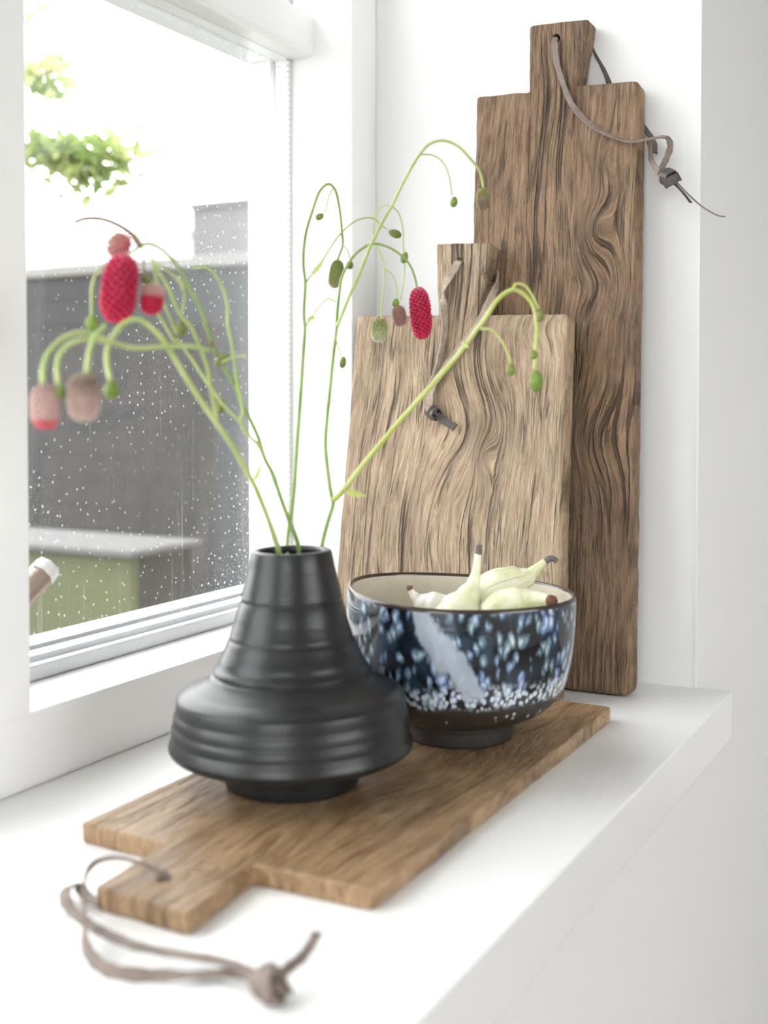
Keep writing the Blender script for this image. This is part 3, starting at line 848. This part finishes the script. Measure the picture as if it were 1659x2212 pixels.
ribbon('strap_end', [(0.0940, 0.0140, 0.5650), (0.0967, 0.012, 0.5576), (0.0991, 0.008, 0.5438), (0.1037, 0.004, 0.5346), (0.1102, 0, 0.5263)],
       0.0060, 0.0016, [(-.6, -.8, .1)] * 5, M_leather_mid, st)
kn = knot('knot', (0.1211, 0, 0.5192), 0.0078, (0.7, -0.1, -0.7), M_leather_dark, st, 0.0070, 0.0015)
ribbon('tail', [(0.1230, 0, 0.5170), (0.1344, 0, 0.5041), (0.1425, 0.0005, 0.4935)], 0.0050, 0.0014, [(.75, -.25, .7)] * 3, M_leather_dark, st)
ribbon('tail', [(0.1270, -0.002, 0.5160), (0.1423, -0.004, 0.4992), (0.1544, -0.006, 0.4878), (0.1638, -0.007, 0.481), (0.1714, -0.007, 0.4768), (0.1775, -0.007, 0.4755)], 0.0034, 0.0012, [(.62, -.2, .75)] * 6, M_leather_mid, st)

# ------------------------------------------------------------------ shorter board in front of it
M_wood_small = make_wood('pale_weathered_teak', (0.175, 0.115, 0.070), (0.500, 0.378, 0.255), (0.055, 0.031, 0.017),
                         [(0.0398, 0.2408, 0.012, 0.024, 0.018), (0.0293, 0.272, 0.040, 0.050, -0.022), (0.045, 0.33, 0.03, 0.05, 0.014), (-0.05, 0.16, 0.06, 0.09, 0.014), (0.09, 0.372, 0.03, 0.02, 0.012)],
                         crack=1.0, seed=11.0, warp=0.045, freq=0.85, relief=0.95, crack_f=46.0)
SM_LEAN, SM_T = math.asin(0.1440), 0.026
sm = tag(empty('serving_board', (-0.518, 1.0850, SM_T * math.sin(SM_LEAN)), (-SM_LEAN, 0, 0)),
         'shorter pale teak serving board leaning in front of the tall one', 'board')
board_mesh('plank', [(-0.127, 0.0), (0.131, 0.0), (0.1211, 0.386), (0.0246, 0.388), (0.0323, 0.4655), (-0.032, 0.468), (-0.0237, 0.3895), (-0.1229, 0.392)],
           [0.004, 0.006, 0.004, 0.002, 0.0035, 0.004, 0.002, 0.005], SM_T, 0.0030, (-0.0026, 0.4462, 0.0042), M_wood_small, sm, 0.0006, 5.0)
ny = (0, -1, 0.05)
st = ribbon('strap', [(-0.0026, 0.010, 0.4462), (-0.003, -0.0012, 0.4458), (-0.0055, -0.0038, 0.4388), (-0.0133, -0.0034, 0.4255), (-0.0173, -0.0034, 0.4131), (-0.0153, -0.0034, 0.393), (-0.0129, -0.0034, 0.3729), (-0.0154, -0.0034, 0.3481),
                      (-0.0186, -0.0034, 0.3308), (-0.0238, -0.0036, 0.3134), (-0.0282, -0.0040, 0.2986), (-0.0248, -0.0050, 0.2887), (-0.0185, -0.0055, 0.283)],
            0.0085, 0.0018, [ny, ny, (.3, -1, 0), (-.3, -1, 0), (-.8, -.7, 0), (.7, -.7, 0), (.95, -.35, 0), (.95, -.3, 0), (.9, -.4, 0), (.6, -.7, 0), (.3, -.9, .2), ny, ny], M_leather_suede, sm)
ribbon('strap_end', [(0.0100, 0.0285, 0.4440), (0.0300, 0.0265, 0.4380), (0.0362, 0.0160, 0.4260), (0.0385, 0.006, 0.4160), (0.0375, -0.003, 0.4035), (0.0313, -0.0042, 0.3889), (0.0219, -0.0036, 0.372), (0.0086, -0.0036, 0.3566), (-0.005, -0.0036, 0.338), (-0.0168, -0.0046, 0.3208), (-0.0234, -0.0056, 0.306), (-0.0235, -0.006, 0.2912)],
       0.0075, 0.0018, [(0, 1, .2), (.4, .8, .3), (.9, .2, .2), (.95, -.2, .3), (.8, -.6, .3), (.3, -.9, .2), (.2, -1, .2), (.1, -1, .3), (.2, -1, .2), (0, -1, .2), (0, -1, 0), (0, -1, 0)], M_leather_suede, st)
knot('knot', (-0.0185, -0.0066, 0.2830), 0.0062, (0.8, 0, -0.5), M_leather_dark, st, 0.0062, 0.0014)
ribbon('tail', [(-0.0150, -0.0066, 0.2805), (-0.0056, -0.0066, 0.2751), (0.0077, -0.0070, 0.2675)], 0.0078, 0.0022, [(0.1, -1, .2)] * 3, M_leather_dark, st)

# ------------------------------------------------------------------ board lying flat on the sill
FT = 0.0135
M_wood_flat = make_wood('honey_brown_teak', (0.165, 0.088, 0.036), (0.450, 0.305, 0.175), (0.070, 0.038, 0.018),
                        [(0.03, 0.20, 0.03, 0.08, 0.018), (-0.05, 0.40, 0.04, 0.09, -0.02), (0.06, 0.42, 0.03, 0.06, 0.02)],
                        crack=0.7, seed=23.0, warp=0.05, freq=0.8, relief=0.7, rough=0.36)
FX, FY = -0.437, 0.5225
flat = tag(empty('serving_board', (FX, FY, FT), (-PI / 2, 0, 0)),
           'brown teak serving board lying flat under the vase and bowl', 'board')
board_mesh('plank', [(-0.0345, 0.001), (0.037, -0.0015), (0.0290, 0.0725), (0.1120, 0.0745), (0.1135, 0.5375), (-0.112, 0.5375), (-0.1135, 0.0765), (-0.0400, 0.0740)],
           [0.005, 0.004, 0.004, 0.005, 0.007, 0.005, 0.004, 0.003], FT, 0.0020, (-0.0056, 0.0302, 0.0045), M_wood_flat, flat, 0.0007, 9.0)


def fl(p): return Vector((p[0] - FX, FT - p[2], p[1] - FY))


up = (0, -1, 0)      # local up of the lying board
n1 = [(0, -1, -.2), (0, -1, .2), (-.2, -1, .3), (-.5, -.8, .2), (-.9, -.35, .1), (-.95, -.25, 0), (-.95, -.2, 0), (-.9, -.3, -.2), (-.7, -.5, -.5), (-.4, -.5, -.8), (0, -.5, -.85), (0, -.6, -.8), up, up, up, up]
p1 = [fl(p) for p in STRAP['s1']]
p1[0] = fl((FX - 0.0056, FY + 0.0302, 0.004))
p1.insert(1, fl((FX - 0.0058, FY + 0.0300, FT + 0.0015)))
n1.insert(0, (0, -.3, -1))
st = ribbon('strap', p1, 0.0072, 0.0018, n1, M_leather_mid, flat)
n2 = [up, up, (-.2, -1, -.2), (-.4, -.9, 0), (-.6, -.8, 0), (-.4, -.9, .2), up, up, up, up, up, up, up, up]
ribbon('strap_end', [fl(p) for p in STRAP['s2']], 0.0075, 0.0018, n2, M_leather_mid, st)
knot('knot', fl(STRAP['knot']), 0.0076, (1, 0.1, -0.3), M_leather_mid, st, 0.0056, 0.0026)
ribbon('tail', [fl(p) for p in STRAP['t1']], 0.0055, 0.0015, [(.3, -.3, -1)] * 5, M_leather_mid, st)
ribbon('tail', [fl(p) for p in STRAP['t2']], 0.0070, 0.0018, [up] * 3, M_leather_mid, st)


# ------------------------------------------------------------------ vase
def make_vase_mat():
    M = Mat('matt_black_stoneware')
    x, y, z = M.xyz()
    r = M.noise(M.vec(x * 4.0, y * 4.0, z * 420.0), 1.0, 3)
    n = M.noise(M.vec(x, y, z), 260.0, 3)
    M.set(color=M.mix(n, (0.007, 0.008, 0.009), (0.013, 0.014, 0.0145)), rough=0.33, spec=0.44).bump(r * 0.8 + n * 0.25, 0.22, 0.0012)
    return M.m


M_vase = make_vase_mat()
vase = tag(empty('vase', (-0.4705, 0.738, FT)), 'matt black ridged stoneware vase standing on the flat board', 'vase')
prof = [(0.0505, 0.0205), (0.066, 0.0218), (0.080, 0.0238), (0.0880, 0.0262), (0.0908, 0.0300), (0.0902, 0.0340), (0.0892, 0.0372), (0.0884, 0.0396), (0.0885, 0.0420), (0.0882, 0.0456), (0.0872, 0.0484), (0.0871, 0.0510), (0.0866, 0.0546), (0.0855, 0.0578),
        (0.0854, 0.0606), (0.0850, 0.0640), (0.0846, 0.0664), (0.0838, 0.0678), (0.0822, 0.0690), (0.0785, 0.0712), (0.0720, 0.0740), (0.0672, 0.0768), (0.0628, 0.0800), (0.0606, 0.0822), (0.0580, 0.0836), (0.0584, 0.0858), (0.0572, 0.0878), (0.0550, 0.0900), (0.0532, 0.0950), (0.0506, 0.1000), (0.0488, 0.1040),
        (0.0474, 0.1075), (0.0459, 0.1096), (0.0459, 0.1112), (0.0446, 0.1150), (0.0424, 0.1215), (0.0410, 0.1270), (0.0396, 0.1320), (0.0383, 0.1356), (0.0374, 0.1372), (0.0377, 0.1392), (0.0370, 0.1420), (0.0362, 0.1455), (0.0350, 0.1500), (0.0336, 0.1560), (0.0322, 0.1620),
        (0.0312, 0.1680), (0.0303, 0.1718), (0.0296, 0.1737), (0.0280, 0.1742), (0.0250, 0.1740), (0.0238, 0.1730), (0.0234, 0.1700), (0.0262, 0.1640), (0.029, 0.152), (0.034, 0.128), (0.044, 0.100), (0.062, 0.075), (0.072, 0.055), (0.076, 0.032), (0.055, 0.0225), (0.0005, 0.0222)]
lathe('body', smooth_prof(prof, 4), M_vase, vase, 112,
      wob=lambda a, r, z: (0.00025 * math.sin(a + z * 90) * (z > 0.03), 0.0004 * math.sin(a + 1)))
lathe('foot', smooth_prof([(0.0005, 0.0006), (0.047, 0.0), (0.0492, 0.0010), (0.0500, 0.0045), (0.0508, 0.0110), (0.0516, 0.0185), (0.0500, 0.0208), (0.0005, 0.0210)], 4), M_vase, vase, 96)


# ------------------------------------------------------------------ bowl
def make_glaze():
    M = Mat('speckled_blue_black_glaze')
    u, v, _ = M.xyz('UV')            # metres round the wall, metres up
    wz = M.noise(M.vec(u * 26.0, v * 9.0, 0.0), 1.0, 3) - 0.5
    lo = v + wz * 0.016              # wavy lower limit of the glaze
    glazed = lo.step(0.040, 0.046)
    warp = (M.noise(M.vec(u * 90.0, v * 60.0, 2.0), 1.0, 3) - 0.5) * 0.013
    sizes = M.noise(M.vec(u * 40.0, v * 24.0, 6.0), 1.0, 2)
    d1 = M.voronoi(M.vec((u + warp) * 128.0, (v + warp) * 62.0, 0.0), 1.0, 1.0, dim='2D')
    gaps = M.noise(M.vec(u * 22.0, v * 16.0, 11.0), 1.0, 2).step(0.50, 0.66)
    dots = d1 + (sizes - 0.5) * 1.1 + gaps * 0.40
    d2 = M.voronoi(M.vec((u + warp) * 215.0, v * 165.0, 3.0), 1.0, 1.0, dim='2D')
    drop = dots.step(0.48, 0.12)
    tint = M.noise(M.vec(u * 60.0, v * 35.0, 9.0), 1.0, 2)
    base = M.mix(M.noise(M.vec(u * 50.0, v * 26.0, 1.0), 1.0, 2).step(0.40, 0.72), (0.004, 0.005, 0.008), (0.030, 0.052, 0.085))
    col = M.mix(tint.step(0.35, 0.65), (0.16, 0.26, 0.26), (0.20, 0.30, 0.52))
    col = M.mix(dots.step(0.22, -0.10), col, (0.62, 0.70, 0.82))
    c = M.mix(drop * 0.95, base, col)
    # crowded pale droplets along the lower edge
    band = lo.step(0.039, 0.046) * lo.step(0.066, 0.052)
    c = M.mix(band * d2.step(0.52, 0.22), c, (0.66, 0.71, 0.80))
    # long pale run of glaze on the front
    s = (u - 0.4975 + (v - 0.075) * 0.50 + wz * 0.045 + warp * 0.9).abs()
    run = s.step(0.0120, 0.0080) * v.step(0.046, 0.056)
    c = M.mix(run * 0.9, c, M.mix(sizes, (0.26, 0.31, 0.38), (0.44, 0.49, 0.56)))
    # stray droplets below the edge
    stray = M.voronoi(M.vec(u * 120.0, v * 120.0, 7.0), 1.0, 1.0, dim='2D').step(0.20, 0.13) * M.noise(M.vec(u * 30.0, v * 30.0, 5.0), 1.0, 1).step(0.52, 0.58) * v.step(0.028, 0.033)
    clay = M.mix(M.noise(M.vec(u * 40.0, v * 40.0, 8.0), 1.0, 4), (0.018, 0.015, 0.012), (0.045, 0.036, 0.028))
    clay = M.mix(stray, clay, (0.60, 0.64, 0.68))
    M.set(color=M.mix(glazed, clay, c), rough=glazed.step(0, 1, 0.42, 0.07), spec=0.5, coat=glazed * 0.6, coat_rough=0.04)
    M.bump(drop * 0.5 + glazed + band * d2.step(0.5, 0.2) * 0.6, 0.25, 0.0006)
    return M.m


M_glaze = make_glaze()
M_cream = plain('cream_inner_glaze', (0.62, 0.575, 0.475), 0.22, bump=(120, 0.05, 0.0008), vary=0.12)
M_rim = plain('dark_brown_rim_glaze', (0.040, 0.028, 0.022), 0.18, vary=0.4, bump=(60, 0.05, 0.001))
M_clay = plain('dark_brown_clay', (0.022, 0.018, 0.015), 0.55, bump=(200, 0.15, 0.0008), vary=0.3)
bowl = tag(empty('bowl', (-0.4120, 0.911, FT)), 'deep speckled blue black glazed bowl holding pale figs', 'bowl')


def bwob(a, r, z):
    k = max(0.0, (z - 0.04) / 0.08)
    # a soft, slightly squared hand-made rim that dips towards the room
    return (0.0014 * math.sin(3 * a + 0.6) * k + 0.0012 * math.cos(4 * a + 0.4) * k, (0.0012 * math.sin(2 * a + 1.0) - 0.0030 * math.cos(a - 0.45)) * k * k)


lathe('outer_wall', smooth_prof([(0.0460, 0.0150), (0.0530, 0.0175), (0.0661, 0.0225), (0.0764, 0.0292), (0.0838, 0.0372), (0.0897, 0.0482), (0.0933, 0.0595), (0.0955, 0.0740), (0.0967, 0.0885), (0.0973, 0.1030), (0.0975, 0.1150), (0.0972, 0.1215)], 5),
      M_glaze, bowl, 128, wob=bwob, uref=0.0975)
lathe('rim', smooth_prof([(0.0972, 0.1214), (0.0966, 0.1238), (0.0952, 0.1248), (0.0938, 0.1240), (0.0932, 0.1222)], 4), M_rim, bowl, 128, wob=bwob)
lathe('inner_wall', smooth_prof([(0.0932, 0.1223), (0.0928, 0.105), (0.0915, 0.080), (0.0880, 0.058), (0.080, 0.0405), (0.064, 0.0285), (0.040, 0.0235), (0.0005, 0.0225)], 5), M_cream, bowl, 128, wob=bwob)
lathe('foot', smooth_prof([(0.0005, 0.0006), (0.0430, 0.0), (0.0452, 0.0008), (0.0462, 0.0060), (0.0466, 0.0120), (0.0472, 0.0160), (0.0440, 0.0175), (0.0005, 0.0178)], 4), M_clay, bowl, 96)


# ------------------------------------------------------------------ figs in the bowl
def make_fig(name, pale, green, blush, lines):
    M = Mat(name)
    u, v, _ = M.xyz('UV')
    x, y, z = M.xyz()
    n = M.noise(M.vec(x, y, z), 60.0, 3)
    ln = M.noise(M.vec(u * 34.0, v * 12.0, 0.0), 1.0, 2)
    c = M.mix(n.step(0.35, 0.7), pale, green)
    c = M.mix(ln.step(0.56, 0.70) * lines, c, blush)
    M.set(color=c, rough=0.42, sub=0.25, sub_r=(0.6, 0.7, 0.3), sub_s=0.006).bump(ln, 0.25 * (0.4 + lines), 0.001)
    return M.m


M_fig_cut = plain('brown_cut_stem', (0.16, 0.075, 0.035), 0.7, bump=(300, 0.4, 0.0006), vary=0.3)
M_fig_dry = plain('dry_grey_stem_tip', (0.14, 0.125, 0.12), 0.6, bump=(300, 0.4, 0.0006), vary=0.4)
DX = Vector((-0.0005, 0.003, 0))


def fig(label, spine, radii, mat, tip, tip_r, tip_mat, rib=0.03, nrib=7):
    base = Vector(spine[0])
    root = tag(empty('fig', base), label, 'fig', 'pale green figs in the bowl')
    tube('body', [Vector(p) - base for p in spine], 0, 0, mat, root, seg=28, per=7, radii=radii, rib=rib, nrib=nrib)
    tube('stem_tip', [Vector(p) - base for p in tip], tip_r[0], tip_r[1], tip_mat, root, seg=12, per=4)
    return root


FIGS = [([(-0.4133, 0.9071, 0.1097), (-0.4193, 0.9041, 0.1156), (-0.4263, 0.9006, 0.1211), (-0.4326, 0.8973, 0.1243), (-0.4388, 0.8941, 0.127), (-0.4438, 0.8916, 0.1313), (-0.4469, 0.8901, 0.1361), (-0.448, 0.8896, 0.1384)], [(-0.4478, 0.8896, 0.1376), (-0.4484, 0.8894, 0.1392), (-0.4486, 0.8894, 0.1412)]), ([(-0.4045, 0.8944, 0.0971), (-0.404, 0.895, 0.1087), (-0.4027, 0.896, 0.1176), (-0.4011, 0.8971, 0.1261), (-0.3975, 0.8994, 0.1366), (-0.3946, 0.9013, 0.1463), (-0.3926, 0.9026, 0.1563), (-0.3919, 0.9033, 0.1648), (-0.3915, 0.9037, 0.1702)], [(-0.3915, 0.9037, 0.1695), (-0.3912, 0.9039, 0.1733), (-0.391, 0.9041, 0.1776)]), ([(-0.417, 0.9278, 0.1119), (-0.4122, 0.9307, 0.12), (-0.4024, 0.9362, 0.1296), (-0.3901, 0.943, 0.1368), (-0.3778, 0.9497, 0.1416), (-0.369, 0.9545, 0.1448), (-0.3627, 0.958, 0.15), (-0.3575, 0.961, 0.1556), (-0.354, 0.9629, 0.1592)], [(-0.3543, 0.9627, 0.1588), (-0.3508, 0.9647, 0.1612), (-0.3476, 0.9664, 0.1612), (-0.3451, 0.9676, 0.1588)]), ([(-0.3827, 0.8952, 0.1145), (-0.377, 0.8984, 0.121), (-0.369, 0.9029, 0.1271), (-0.3602, 0.9077, 0.1302), (-0.3514, 0.9124, 0.1321), (-0.3433, 0.9134, 0.1338), (-0.3362, 0.9127, 0.1345), (-0.3311, 0.9108, 0.1348)], [(-0.3311, 0.9108, 0.1348), (-0.3287, 0.9087, 0.1351), (-0.3267, 0.9064, 0.1354)])]
fig('small whitish fig at the left with its stub stem up', FIGS[0][0], [0.002, 0.012, 0.0135, 0.0125, 0.0085, 0.0042, 0.0028, 0.0026], make_fig('white_fig_skin', (0.80, 0.76, 0.74), (0.74, 0.72, 0.62), (0.70, 0.58, 0.58), 0.25), FIGS[0][1], (0.0029, 0.0026), M_fig_cut)
fig('middle fig with the long neck pointing straight up', FIGS[1][0], [0.004, 0.024, 0.0240, 0.0185, 0.0100, 0.0052, 0.0036, 0.0031, 0.0029], make_fig('pale_green_fig_skin', (0.78, 0.78, 0.62), (0.62, 0.67, 0.38), (0.80, 0.77, 0.70), 0.5), FIGS[1][1], (0.0030, 0.0026), M_fig_dry)
fig('wrinkled striped fig at the back with a bent stem', FIGS[2][0], [0.003, 0.0125, 0.0145, 0.0152, 0.0130, 0.0088, 0.0050, 0.0034, 0.0029], make_fig('striped_fig_skin', (0.74, 0.73, 0.57), (0.56, 0.60, 0.30), (0.36, 0.30, 0.24), 0.55), FIGS[2][1], (0.0030, 0.0024), M_fig_dry, rib=0.07, nrib=8)
fig('fig at the right with its brown cut end showing', FIGS[3][0], [0.003, 0.0125, 0.0140, 0.0138, 0.0105, 0.0072, 0.0055, 0.0050], make_fig('lime_fig_skin', (0.78, 0.78, 0.62), (0.55, 0.64, 0.28), (0.70, 0.68, 0.60), 0.25), FIGS[3][1], (0.0047, 0.0045), M_fig_cut)


# ------------------------------------------------------------------ flower stems
def make_stem_mat(name, a, b):
    M = Mat(name)
    x, y, z = M.xyz()
    n = M.noise(M.vec(x, y, z), 45.0, 3)
    M.set(color=M.mix(n.step(0.3, 0.7), a, b), rough=0.45, sub=0.15, sub_r=(0.5, 0.8, 0.2), sub_s=0.003)
    return M.m


M_stalk = make_stem_mat('green_stalk', (0.19, 0.30, 0.065), (0.30, 0.41, 0.14))
M_branch = make_stem_mat('pale_green_branchlet', (0.36, 0.46, 0.15), (0.50, 0.56, 0.24))
M_branch_yellow = make_stem_mat('yellow_green_branch', (0.40, 0.46, 0.10), (0.50, 0.55, 0.22))
M_branch_brown = make_stem_mat('brownish_branchlet', (0.26, 0.16, 0.10), (0.36, 0.26, 0.17))
BUD = {'green': ((0.14, 0.22, 0.030), (0.26, 0.33, 0.07)), 'olive': ((0.13, 0.15, 0.025), (0.24, 0.25, 0.06)), 'brown': ((0.16, 0.10, 0.05), (0.28, 0.19, 0.10))}
M_bud = {}
for k, (a, b) in BUD.items():
    Mb = Mat(k + '_bud')
    x, y, z = Mb.xyz()
    nb = Mb.voronoi(Mb.vec(x, y, z * 0.7), 900.0)
    Mb.set(color=Mb.mix(nb.step(0.1, 0.6), b, a), rough=0.55).bump(nb, 0.5, 0.0006)
    M_bud[k] = Mb.m
HEAD = {   # colour from the tip (0) to the stalk end (1)
    'red': [(0.0, (0.62, 0.015, 0.075)), (0.55, (0.50, 0.010, 0.060)), (0.90, (0.58, 0.03, 0.10)), (1.0, (0.62, 0.22, 0.25))],
    'tip_red': [(0.0, (0.62, 0.012, 0.06)), (0.52, (0.60, 0.015, 0.07)), (0.66, (0.66, 0.36, 0.35)), (1.0, (0.55, 0.42, 0.32))],
    'fade_red': [(0.0, (0.66, 0.06, 0.10)), (0.16, (0.66, 0.10, 0.14)), (0.28, (0.64, 0.44, 0.40)), (0.75, (0.58, 0.40, 0.36)), (1.0, (0.34, 0.22, 0.18))],
    'fade': [(0.0, (0.58, 0.42, 0.36)), (0.45, (0.50, 0.36, 0.31)), (0.8, (0.22, 0.155, 0.125)), (1.0, (0.30, 0.25, 0.16))],
    'pinkcap': [(0.0, (0.60, 0.12, 0.16)), (0.4, (0.58, 0.22, 0.22)), (1.0, (0.50, 0.34, 0.26))],
    'green_brown': [(0.0, (0.42, 0.30, 0.22)), (0.18, (0.34, 0.31, 0.13)), (0.4, (0.26, 0.31, 0.09)), (1.0, (0.20, 0.28, 0.07))],
    'green_white': [(0.0, (0.62, 0.62, 0.48)), (0.3, (0.48, 0.50, 0.28)), (0.7, (0.30, 0.34, 0.12)), (1.0, (0.26, 0.30, 0.10))],
    'brown': [(0.0, (0.36, 0.20, 0.17)), (0.5, (0.28, 0.13, 0.115)), (1.0, (0.30, 0.20, 0.13))],
    'olive_brown': [(0.0, (0.24, 0.185, 0.12)), (0.45, (0.28, 0.22, 0.12)), (0.75, (0.26, 0.27, 0.09)), (1.0, (0.22, 0.27, 0.07))],
}
M_head = {}
for k, stops in HEAD.items():
    Mh = Mat('flower_head_' + k)
    gx, gy, gz = Mh.xyz('Generated')
    ox, oy, oz = Mh.xyz()
    nn = Mh.noise(Mh.vec(ox, oy, oz), 700.0, 2)
    c = Mh.ramp(gz + (nn - 0.5) * 0.12, stops)
    Mh.set(color=Mh.mix(nn.step(0.35, 0.75) * 0.35, c, (0.10, 0.02, 0.03) if 'red' in k and 'fade' not in k else (0.30, 0.22, 0.16)), rough=0.6)
    M_head[k] = Mh.m

ICO = None


def ico_data():
    global ICO
    if ICO is None:
        b = bmesh.new()
        bmesh.ops.create_icosphere(b, subdivisions=1, radius=1)
        b.verts.ensure_lookup_table()
        ICO = ([v.co.copy() for v in b.verts], [tuple(v.index for v in f.verts) for f in b.faces])
        b.free()
    return ICO


RIGHT = Vector((math.cos(YAW), math.sin(YAW), 0))


def axis_rot(tilt):
    d = Vector((0, 0, 1)) * math.cos(math.radians(tilt)) + RIGHT * math.sin(math.radians(tilt))
    return Vector((0, 0, 1)).rotation_difference(d)


def bud(c, r, h, kind, tilt, parent, origin):
    V, Fc = [], []
    ns, nr = 14, 10
    for i in range(nr + 1):
        th = PI * i / nr
        z = math.cos(th)
        rr = math.sin(th) * (1 - 0.10 * z)
        for j in range(ns):
            a = 2 * PI * j / ns
            V.append((r * rr * math.cos(a), r * rr * math.sin(a), h * z))
    for i in range(nr):
        for j in range(ns):
            k = (j + 1) % ns
            Fc.append((i * ns + j, (i + 1) * ns + j, (i + 1) * ns + k, i * ns + k))
    o = mesh_obj('bud', V, Fc, M_bud[kind], parent)
    o.location = Vector(c) - origin
    o.rotation_mode = 'QUATERNION'
    o.rotation_quaternion = axis_rot(tilt)
    return o


def flower_head(c, r, h, kind, tilt, parent, origin):
    """Bottlebrush-like head: tiny florets set in spirals on a capsule core."""
    iv, ifc = ico_data()
    V, Fc = [], []

    def prof(t):                      # t -1..1 along the axis
        return r * max(0.0, 1 - abs(t) ** 3.2) ** 0.5
    ns, nr = 16, 14
    for i in range(nr + 1):
        t = math.cos(PI * i / nr)
        for j in range(ns):
            a = 2 * PI * j / ns
            q = prof(t) * 0.84
            V.append(Vector((q * math.cos(a), q * math.sin(a), t * h * 0.96)))
    for i in range(nr):
        for j in range(ns):
            k = (j + 1) % ns
            Fc.append((i * ns + j, (i + 1) * ns + j, (i + 1) * ns + k, i * ns + k))
    s = r * 0.185
    n = int(2 * PI * r * 2 * h / (s * s * 4.6))
    n = max(60, min(n, 420))
    ga = PI * (3 - 5 ** 0.5)
    for i in range(n):
        t = 1 - 2 * (i + 0.5) / n
        t = math.copysign(abs(t) ** 0.92, t)
        a = i * ga
        q = prof(t) * 0.95
        p = Vector((q * math.cos(a), q * math.sin(a), t * h * 0.97))
        out = Vector((math.cos(a), math.sin(a), t * 0.8)).normalized()
        sc = s * random.uniform(0.9, 1.1)
        rot = Vector((0, 0, 1)).rotation_difference(out)
        b = len(V)
        for v in iv:
            V.append(p + rot @ Vector((v.x * sc, v.y * sc, v.z * sc * 1.5)))
        Fc += [tuple(b + w for w in f) for f in ifc]
    o = mesh_obj('flower_head', V, Fc, M_head[kind], parent)
    o.location = Vector(c) - origin
    o.rotation_mode = 'QUATERNION'
    o.rotation_quaternion = axis_rot(tilt)
    return o


def leaf(pts, w, parent, origin):
    pts = [Vector(p) - origin for p in pts]
    sp = spline(pts, 6)
    n = len(sp)
    V, Fc = [], []
    for i, p in enumerate(sp):
        t = i / (n - 1)
        hw = w * 0.001 * math.sin(PI * min(0.97, max(0.04, t))) * (1 + 0.35 * math.sin(i * 2.4))
        d = (sp[min(i + 1, n - 1)] - sp[max(i - 1, 0)]).normalized()
        s = d.cross(Vector((math.sin(YAW), -math.cos(YAW), 0.3))).normalized()
        nn = d.cross(s)
        for a, b in ((-1, 0.12), (0, -0.1), (1, 0.12), (0, -0.25)):
            V.append(p + s * hw * a + nn * hw * b)
    for i in range(n - 1):
        for j in range(4):
            k = (j + 1) % 4
            Fc.append((i * 4 + j, i * 4 + k, i * 4 + 4 + k, i * 4 + 4 + j))
    Fc += [(3, 2, 1, 0), tuple((n - 1) * 4 + j for j in range(4))]
    return mesh_obj('leaf', V, Fc, M_branch_yellow, parent, False)


LABELS = {
    'A': 'drooping flower stem nearest the camera with two faded pink heads at left',
    'B': 'flower stem leaning left towards the glass with the big crimson head',
    'C': 'thin upright flower stem in the middle with a looped green tip',
    'D': 'forked flower stem arching right over the boards with one crimson head',
}
for k, d in STEMS.items():
    pts, r0, r1 = d['stalk']
    org = Vector(pts[0])
    root = tag(empty('flower_stem', org), LABELS[k], 'flower', 'burnet flower stems in the vase')
    tube('stalk', [Vector(p) - org for p in pts], max(r0, .7) * 0.001, max(r1, .7) * 0.001, {'A': M_branch}.get(k, M_stalk), root, seg=10, per=6)
    for i, (bp, b0, b1) in enumerate(d['branches']):
        mt = M_branch
        if k == 'D' and i >= 7: mt = M_branch_yellow
        if k == 'B' and i in (2, 8): mt = M_branch_brown
        tube('branch', [Vector(p) - org for p in bp], max(b0, .62) * 0.001, max(b1, .58) * 0.001, mt, root, seg=8, per=6)
    for c, r, h, kind, tilt in d['buds']:
        bud(c, r, h, kind, tilt, root, org)
    for c, r, h, kind, tilt in d['heads']:
        flower_head(c, r, h, kind, tilt, root, org)
    for lp, w in d.get('leaves', []):
        leaf(lp, w, root, org)
